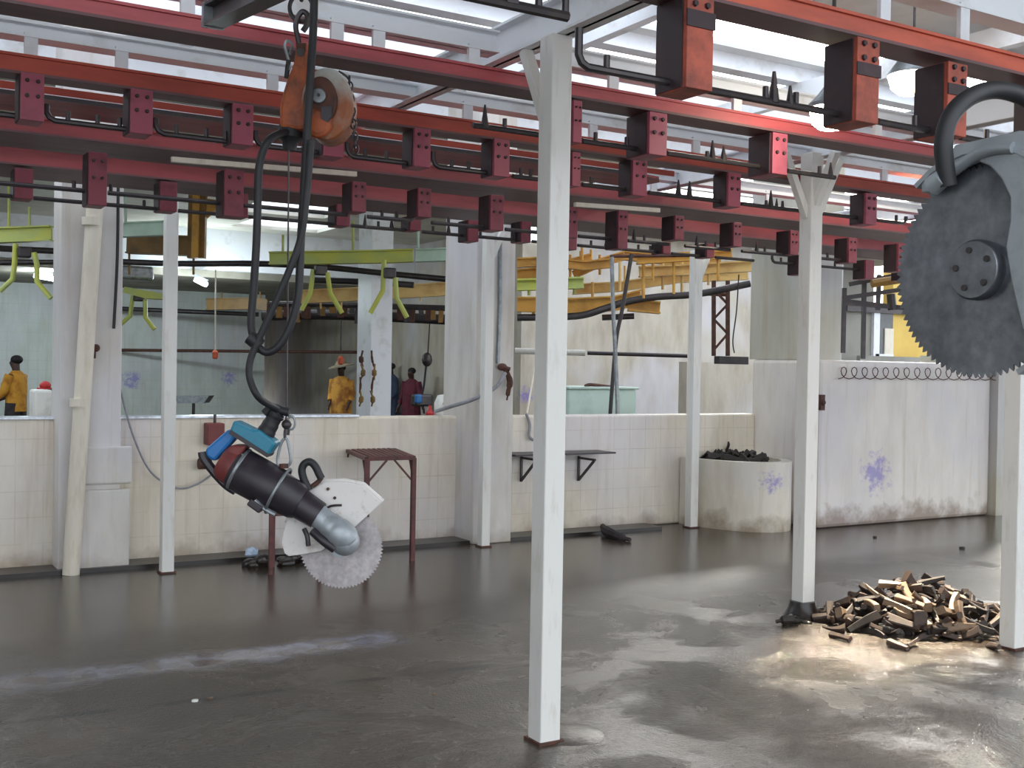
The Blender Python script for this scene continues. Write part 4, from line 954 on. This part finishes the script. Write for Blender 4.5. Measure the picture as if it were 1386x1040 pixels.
# yellow hanging stanchion
root = thing('stanchion', 'thick brown yellow stanchion coming down between slim post and black hose', 'stanchion', tuple(onD(267, 300, 17)))
A, B = onD(268, 262, 17), onD(266, 350, 17); MB().bar(A, B, .26, .10, FH).build('stanchion_post', 'brown_yellow', root)
MB().bar(A, B, .09, .26, FH).build('stanchion_rib', 'gold_paint', root)
MB().prism([onD(x, y, 17) for x, y in ((275, 268), (303, 272), (284, 290), (275, 298))], FH*.1).build('gusset', 'gold_paint', root)
# tan beam in the far part and gold beams on the other side of the column
conv('tan conveyor beam sloping behind the white hall column', [(405, 402), (490, 398), (560, 394), (625, 390)], 18.5, .16, .2, 'tan_paint', [(402, 385, 396), (434, 402, 418), (462, 404, 420), (527, 396, 410), (569, 385, 408)])
conv('gold conveyor beam low behind the tallest post', [(700, 412), (775, 414), (832, 411), (868, 402)], 14.2, .16, .17, 'gold_paint', [(722, 402, 432), (802, 382, 426)])
conv('gold conveyor beam high behind the tallest post', [(700, 356), (740, 354), (790, 360), (830, 356)], 14.6, .16, .10, 'gold_paint', [(745, 330, 352), (788, 335, 352)])
conv('long pale gold conveyor beam reaching to the grey pier', [(865, 368), (940, 365), (1020, 360)], 14.3, .16, .12, 'tan_paint', [(839, 354, 394), (870, 352, 404), (897, 346, 392), (923, 352, 400), (959, 350, 386)])
conv('gold conveyor beam slanting up toward the plum red rail', [(776, 372), (812, 356), (845, 346), (900, 352), (975, 350)], 14.9, .14, .10, 'gold_paint', [(760, 340, 376), (812, 345, 372)])
conv('short gold stub beam with dark end cap low behind the poles', [(850, 413), (893, 417)], 14.0, .18, .13, 'gold_paint')
conv('gold conveyor beam just under the plum red rail beside the tallest post', [(700, 372), (735, 368), (800, 350)], 15.2, .16, .12, 'gold_paint', [(772, 345, 385), (786, 340, 372), (800, 338, 352)])
conv('tan conveyor beam between the high and low gold beams', [(775, 392), (840, 388), (920, 376), (1012, 372)], 15.6, .16, .12, 'tan_paint', [(846, 360, 388), (905, 350, 378), (940, 352, 376)])
conv('gold conveyor beam with closely set rods, next to the trough post', [(862, 352), (990, 344)], 13.8, .14, .09, 'gold_paint', [(871, 352, 404), (884, 352, 380), (912, 350, 398), (948, 348, 372), (972, 346, 380)])
conv('yellow green beam end low behind the tallest post', [(700, 386), (790, 383)], 13.6, .16, .12, 'yellow_green', [(716, 384, 400), (778, 382, 398)])
conv('olive conveyor beam far back beyond the black hose loop', [(280, 412), (345, 411), (362, 413)], 23.5, .2, .22, 'brown_yellow', [(300, 395, 410), (352, 395, 411)])
# dark chain rails
def pipe(label, pts, D, r, mat='dark_steel', name='chain_rail', cat='rail', group=None):
    P_ = [onD(*p) if len(p) == 3 else onD(p[0], p[1], D) for p in pts]
    return tag(MB().tube(P_, r, 10, len(P_) > 2).build(name, mat, smooth=True), label, cat, group)
pipe('dark chain rail running under the olive conveyor beam to the pipe-clad column', [(-30, 335), (75, 340)], 15.8, .045)
pipe('second dark chain rail lower down, above the hall tube lamp', [(-30, 356), (75, 355)], 17.0, .04)
pipe('long dark chain rail running from the pipe-clad column to the middle column', [(150, 354), (240, 357), (345, 357), (430, 361), (520, 370), (625, 380)], 16.2, .045)
pipe('dark chain rail below the tan conveyor beam', [(355, 428), (420, 426), (500, 428), (625, 434)], 19.5, .09)
pipe('dark chain rail below the tan beam, near the middle column', [(420, 379), (500, 382), (560, 386)], 17.4, .05)
pipe('dark green wall pipe along the far hall wall', [onp for onp in ((-20, 410), (350, 426))], 24.5, .05)
pipe('dark curved chain rail under the low gold beam behind the tallest post', [(700, 430), (780, 428), (818, 418), (850, 408), (890, 402), (945, 398), (1015, 384)], 13.9, .045)
pipe('thin rusty ceiling pipe between the two poles and the trough post', [(826, 347), (942, 346)], 13.6, .02, 'rust', 'conduit_pipe', 'pipe')
pipe('dark chain rail stub ending below the poles', [(815, 430), (858, 428)], 14.4, .04)
pipe('thin dark pipe along the far hall wall above the purple stains', [(150, 474), (490, 477)], 24.9, .035, 'rust', 'conduit_pipe', 'pipe')
pipe('white pipe along the hall wall behind the tallest post', [(697, 475), (792, 478)], 16.4, .045, 'white_plastic', 'conduit_pipe', 'pipe')
pipe('dark end of the hall wall pipe, beyond the leaning poles', [(795, 478), (930, 482)], 16.4, .03, 'dark_steel', 'conduit_pipe', 'pipe')
pipe('dark steel tie rail across the hall wall near the trough post', [(940, 396), (985, 398)], 15.5, .04, 'rust')
pipe('upright grey pole standing at the wall top under the gold beams', [(828, 348), (830, 420), (833, 480), (836, 560), (838, 690)], 12.1, .022, 'galvanised', 'pole', 'pole')
pipe('leaning dark pole crossing the upright grey pole', [(855, 344), (842, 420), (834, 462), (826, 560), (818, 690)], 12.3, .022, 'dark_steel', 'pole', 'pole')
pipe('thin black cable hanging down the hall wall near the grey pier', [(1000, 372), (997, 420), (992, 460), (994, 478)], 13.4, .008, 'black_rubber', 'drop_cable', 'cable')
root = thing('shackle_line', 'row of dark shackles hanging under the tan conveyor beam', 'shackles', tuple(onD(420, 420, 18.8)))
MB().tube([onD(x, y, 18.8) for x, y in ((365, 412), (430, 412), (500, 414), (622, 418))], .05, 8).build('shackle_rail', 'dark_steel', root, smooth=True)
for k in range(26):
    x_ = 368+k*10+random.uniform(-3, 3); h_ = random.uniform(10, 24)
    MB().bar(onD(x_, 412+k*.2, 18.8), onD(x_+random.uniform(-2, 2), 412+k*.2+h_, 18.8), random.uniform(.05, .12), .05, FH).build('shackle', random.choice(('dark_steel', 'rust', 'brown_yellow')), root)
# spreader hooks: pair of bent yellow arms on the chain rail
def spreader(label, pts_l, pts_r, D, top, mat='yellow_green'):
    root = thing('spreader_hook', label, 'hook', tuple(onD(*top, D)), 0, 'yellow spreader hooks on the conveyor')
    MB().box(onD(*top, D), (.16, .12, .14)).build('trolley', 'dark_steel', root, bevel=.02)
    for p_ in (pts_l, pts_r):
        if p_: MB().tube([onD(x, y, D) for x, y in p_], .035, 8, False).build('arm', mat, root, smooth=True)
spreader('bent yellow spreader hook over the yellow jacketed person', [(21, 330), (20, 355), (17, 378), (0, 394)], [(46, 342), (50, 358), (50, 381), (69, 404)], 14.8, (33, 342))
spreader('bent yellow spreader hook just beyond the black hose loop', [(424, 365), (420, 397), (408, 420)], [(443, 369), (447, 397), (463, 424)], 15.2, (434, 366))
spreader('bent yellow spreader hook in front of the white hall column', [(520, 352), (518, 394), (501, 424)], [(535, 376), (537, 404), (551, 430)], 14.9, (527, 370))
spreader('small bent yellow spreader hook by the pipe-clad column', [(180, 400), (176, 428), (158, 444)], [(196, 405), (197, 430), (209, 446)], 17.5, (188, 402))
# pale green motor unit
root = thing('conveyor_drive', 'grey green conveyor drive unit with yellow guard beside the slim post', 'motor', tuple(onD(190, 395, 17.5)))
MB().box(onD(184, 370, 17.9), (.5, .3, .22)).build('gearbox', 'galvanised', root, bevel=.04)
MB().prism([onD(x, y, 17.4) for x, y in ((168, 388), (222, 398), (220, 405), (196, 404), (166, 396))], FH*.25).build('drive_guard', 'yellow_green', root)
MB().bar(onD(156, 372, 17.5), onD(156, 410, 17.5), .16, .1, FH).build('drive_post', 'brown_yellow', root)
# control pendants
for x_, y0, y1, D, mt, lab in ((291, 385, 474, 20, 'cream_pipe', 'white cord with small red handle hanging before the far hall wall'), (461, 430, 476, 20, 'black_rubber', 'dark cord with orange pendant hanging above the straw hat')):
    root = thing('pendant_control', lab, 'pull cord', tuple(onD(x_, y1, D)))
    MB().cyl(onD(x_, y1, D), onD(x_+1, y0-20, D), .012).build('cord', mt, root)
    MB().lathe(onD(x_, y1+ (12 if mt == 'cream_pipe' else 18), D), Z, [(0, .03), (.02, .05), (.12, .055), (.16, .02)], 14).build('grip', 'orange_plastic', root, smooth=True)
# far hanging tool
root = thing('hanging_tool', 'dark block with blue tool on a cord behind the maroon smocked person', 'tool', tuple(onD(575, 500, 20)))
MB().cyl(onD(582, 430, 20), onD(579, 482, 20), .012).build('cord', 'black_rubber', root)
MB().ball(onD(578, 487, 20), (.1, .08, .13), 12).build('pulley_block', 'dark_steel', root, smooth=True)
MB().tube([onD(577, 492, 20), onD(574, 520, 20), onD(571, 536, 20)], .02, 8).build('tool_hose', 'black_rubber', root, smooth=True)
MB().box(onD(571, 542, 20), (.36, .2, .22)).build('tool_body', 'dark_steel', root, bevel=.04)
MB().box(onD(566, 540, 19.8), (.12, .1, .16)).build('tool_grip', 'blue_plastic', root, bevel=.03)
# hall column hooks
for px_, lab in ((489, 'hooks and straps hanging on the shaded edge of the white hall column'), (504, 'dark gambrel hooks hanging down the front of the white hall column')):
    root = thing('gambrel', lab, 'hook', tuple(onY(px_, 500, 14.9)))
    for k in range(4):
        c = onY(px_+1.2*math.sin(k*2), 486+k*18, 14.93); MB().tube([c+Vector((random.uniform(-.03, .03), 0, .12)), c+Vector((random.uniform(-.02, .02), -.02, 0)), c+Vector((random.uniform(-.03, .03), 0, -.11))], [.014, random.choice((.018, .035)), .012], 6).build('hook_link', ('rust', 'brown_yellow')[k % 2], root, smooth=True)
# tray on far wall
c = onD(258, 540, 22); root = thing('steel_tray', 'grey steel tray on a bracket in front of the far hall wall', 'tray', tuple(c))
MB().prism([onD(x, y, 22) for x, y in ((236, 536), (283, 536), (276, 546), (240, 546))], FH*.4).build('tray_body', 'galvanised', root)
MB().cyl(onD(262, 546, 22.2), Vector((onD(262, 546, 22.2).x, onD(262, 546, 22.2).y, 0)), .03).build('tray_leg', 'dark_steel', root)
# tubs beyond the low wall
a, b = onY(771, 527, 10.6), onY(862, 527, 10.6)
root = thing('tank', 'pale green tank with lid behind the tiled wall under the leaning poles', 'tank', ((a.x+b.x)/2, 10.9, 0))
MB().span((a.x, 10.6, 0), (b.x, 11.3, a.z)).build('tank_body', 'tub_green', root, bevel=.02); MB().span((a.x-.02, 10.58, a.z), (b.x+.02, 11.32, a.z+.03)).build('tank_lid', 'tub_green', root, bevel=.01)
c = onY(828, 525, 10.7); tag(MB().tube([onY(792, 523, 10.7), onY(800, 521, 10.7), onY(826, 524, 10.7)], .02, 8).build('pipe_offcut', 'rust', smooth=True), 'rusty bent pipe lying on the lid of the pale green tank', 'pipe')
# chairside crate + red cap
c = onY(62, 560, 9.7); a, b = onY(47, 528, 9.7), onY(72, 528, 9.7)
root = thing('white_crate', 'white crate standing behind the tiled wall next to the pipe-clad column', 'crate', ((a.x+b.x)/2, 9.8, 0))
MB().span((a.x, 9.7, 0), (b.x, 10.0, a.z)).build('crate_body', 'white_plastic', root, bevel=.02); MB().span((b.x, 9.72, 0), (b.x+.06, 9.98, a.z+.02)).build('crate_edge', 'dark_steel', root)
q = (a+b)/2; tag(MB().ball((q.x+.03, 9.84, a.z+.035), (.045, .045, .035), 14).span((q.x-.03, 9.80, a.z+.004), (q.x+.08, 9.86, a.z+.016)).build('headwear', 'red_plastic', smooth=True), 'red cap lying on the white crate behind the tiled wall', 'cap')
# white jug by hose
c = onY(600, 546, 10.2); root = thing('white_jug', 'white plastic jug with dark mouth behind the tiled wall by the hose', 'jug', (c.x, 10.2, c.z-.12))
MB().lathe((c.x, 10.2, c.z-.22), Z, [(0, .07), (.06, .09), (.22, .095), (.30, .06), (.31, .0)], 20).build('jug_body', 'white_plastic', root, smooth=True)
MB().ball((c.x-.01, 10.105, c.z+.0), (.045, .02, .014), 10).build('jug_mouth', 'black_rubber', root)
sh = MB().span((c.x-.5, 10.0, c.z-.26), (c.x+.3, 10.4, c.z-.22)).span((c.x-.48, 10.05, 0), (c.x-.44, 10.1, c.z-.26)).span((c.x+.24, 10.05, 0), (c.x+.28, 10.1, c.z-.26)).span((c.x-.48, 10.3, 0), (c.x-.44, 10.35, c.z-.26)).span((c.x+.24, 10.3, 0), (c.x+.28, 10.35, c.z-.26))
tag(sh.build('side_bench', 'galvanised'), 'grey bench behind the tiled wall carrying the white jug', 'bench')
c2 = onY(582, 553, 10.2); tag(MB().lathe((c2.x, 10.2, c.z-.22), Z, [(0, .04), (.12, .045), (.15, .02), (.2, .015)], 14).build('red_bottle', 'red_plastic', smooth=True), 'small red bottle next to the white jug', 'bottle')
# hall tube lamps
for x0, x1, y0, y1, lab in ((47, 74, 373, 378, 'glowing tube lamp under the soffit above the yellow jacketed person'), (264, 280, 378, 386, 'glowing bulkhead lamp under the soffit beside the slim post')):
    A, B = onD(x0, y0, 21), onD(x1, y1, 21)
    root = thing('bulkhead_lamp', lab, 'lamp', tuple((A+B)/2), 0, 'hall soffit lamps')
    MB().bar(A+Z*.07, B+Z*.07, .16, .06).build('lamp_case', 'galvanised', root); MB().bar(A, B, .13, .09).build('lamp_lens', 'tube_glow', root, bevel=.02)
    ld = bpy.data.lights.new('tube_light', 'POINT'); lo = bpy.data.objects.new('tube_light', ld); COL.objects.link(lo); lo.parent = root; lo.location = (0, -.2, -.15); ld.color = (.8, .95, 1); ld.energy = 90; ld.shadow_soft_size = .15
# wall truss near the pier
root = thing('wall_truss', 'rusty upright lattice frame against the hall wall beside the grey pier', 'lattice frame', tuple(onD(975, 480, 15)))
for x_ in (966, 985): MB().bar(onD(x_, 380, 15), onD(x_, 482, 15), .05, .05, FH).build('upright', 'rust', root)
ys = [392, 412, 432, 452, 474]
for k in range(4):
    xa, xb = (966, 985) if k % 2 == 0 else (985, 966); MB().bar(onD(xa, ys[k], 15), onD(xb, ys[k+1], 15), .03, .03, FH).build('lattice_bar', 'rust', root)
c = onD(990, 488, 14.6); MB().box(c, (.5, .1, .1)).build('foot_plate', 'dark_steel', root)

# ------------------------------------------------------------------ outside beyond the tall wall
YB = 18.2
a, b = onY(1208, 430, YB), onY(1340, 430, YB)
root = thing('yellow_building', 'yellow rendered building with white framed window beyond the plastered wall', 'building', (a.x+3, YB, 0))
MB().span((a.x, YB, 0), (a.x+9, YB+.3, 4.2)).build('front_wall', 'yellow_render', root)
c = onY(1183, 430, YB); w_ = MB().span((c.x, YB-.02, onY(1190, 484, YB).z), (a.x, YB+.08, 3.1)).build('window', 'window_dark', root)
MB().span((c.x-.06, YB-.06, onY(1190, 484, YB).z), (c.x+.14, YB+.02, 3.1)).build('window_frame', 'white_steel', w_)
MB().span((a.x-.62, YB-.06, onY(1190, 484, YB).z), (a.x, YB+.02, onY(1190, 484, YB).z+.08)).build('window_sill', 'white_steel', w_)
MB().span((a.x-.3, YB-.05, onY(1190, 484, YB).z+.08), (a.x, YB-.02, 2.7)).build('shutter', 'cream_pipe', w_)
MB().span((c.x-2.2, YB+.02, 0), (c.x, YB+.3, 4.2)).build('side_wall', 'grey_render', root)
MB().span((c.x-1, YB-.5, 0), (a.x+9, YB-.4, onY(1250, 484, YB-.5).z)).build('garden_wall', 'grey_render', root)
MB().span((c.x-1, YB-.1, 3.05), (a.x+9, YB-.02, 3.2)).build('eaves_band', 'dark_steel', root)
# dark steel gantry in front of it
root = thing('dark_gantry', 'dark steel gantry of thin posts and braces above the plastered wall', 'gantry', tuple(onD(1168, 485, 13)))
for x_, y0, y1 in ((1143, 390, 478), (1170, 370, 486), (1190, 372, 420)): MB().bar(onD(x_, y0, 13), onD(x_-2, y1, 13), .045, .045, FH).build('gantry_post', 'dark_steel', root)
for a_, b_ in (((1140, 404), (1262, 386)), ((1140, 410), (1262, 420)), ((1150, 385), (1258, 364)), ((1145, 408), (1262, 422))): MB().bar(onD(*a_, 13), onD(*b_, 13), .05, .05, FH).build('gantry_rail', 'dark_steel', root)
for x_ in (1206, 1232, 1255): MB().tube([onD(x_, 398, 13), onD(x_+2, 420, 13)], .05, 8, False).build('trolley', 'dark_steel', root)
tag(MB().tube([onD(x, y, 12.8) for x, y in ((1180, 384), (1230, 376), (1262, 372))], .05, 8, False).build('gantry_pipe', 'brown_yellow', smooth=True), 'brown yellow pipe along the dark gantry above the plastered wall', 'pipe')

# ------------------------------------------------------------------ light
w = bpy.data.worlds.new('sky'); scene.world = w; w.use_nodes = True; bg = w.node_tree.nodes['Background']
bg.inputs[1].default_value = 1.0
# bright overcast sky with a lobe added for floor glare beyond the plastered wall
wt = w.node_tree; dv = N(wt, 'ShaderNodeTexCoord').outputs['Generated']
dt = N(wt, 'ShaderNodeVectorMath'); dt.operation = 'DOT_PRODUCT'; L(wt, dv, dt.inputs[0]); dt.inputs[1].default_value = Vector((.73, .62, .36)).normalized()
gl = math_(wt, 'POWER', math_(wt, 'MAXIMUM', dt.outputs['Value'], 0), 34)
L(wt, mixc(wt, gl, (1.74, 1.86, 2.0, 1), (22, 20.6, 18.2, 1)), bg.inputs[0])
vs = scene.view_settings; vs.view_transform = 'Standard'; vs.look = 'None'; vs.exposure = .42; vs.gamma = 1
try: vs.use_curve_mapping = False
except Exception: pass
scene.render.film_transparent = False
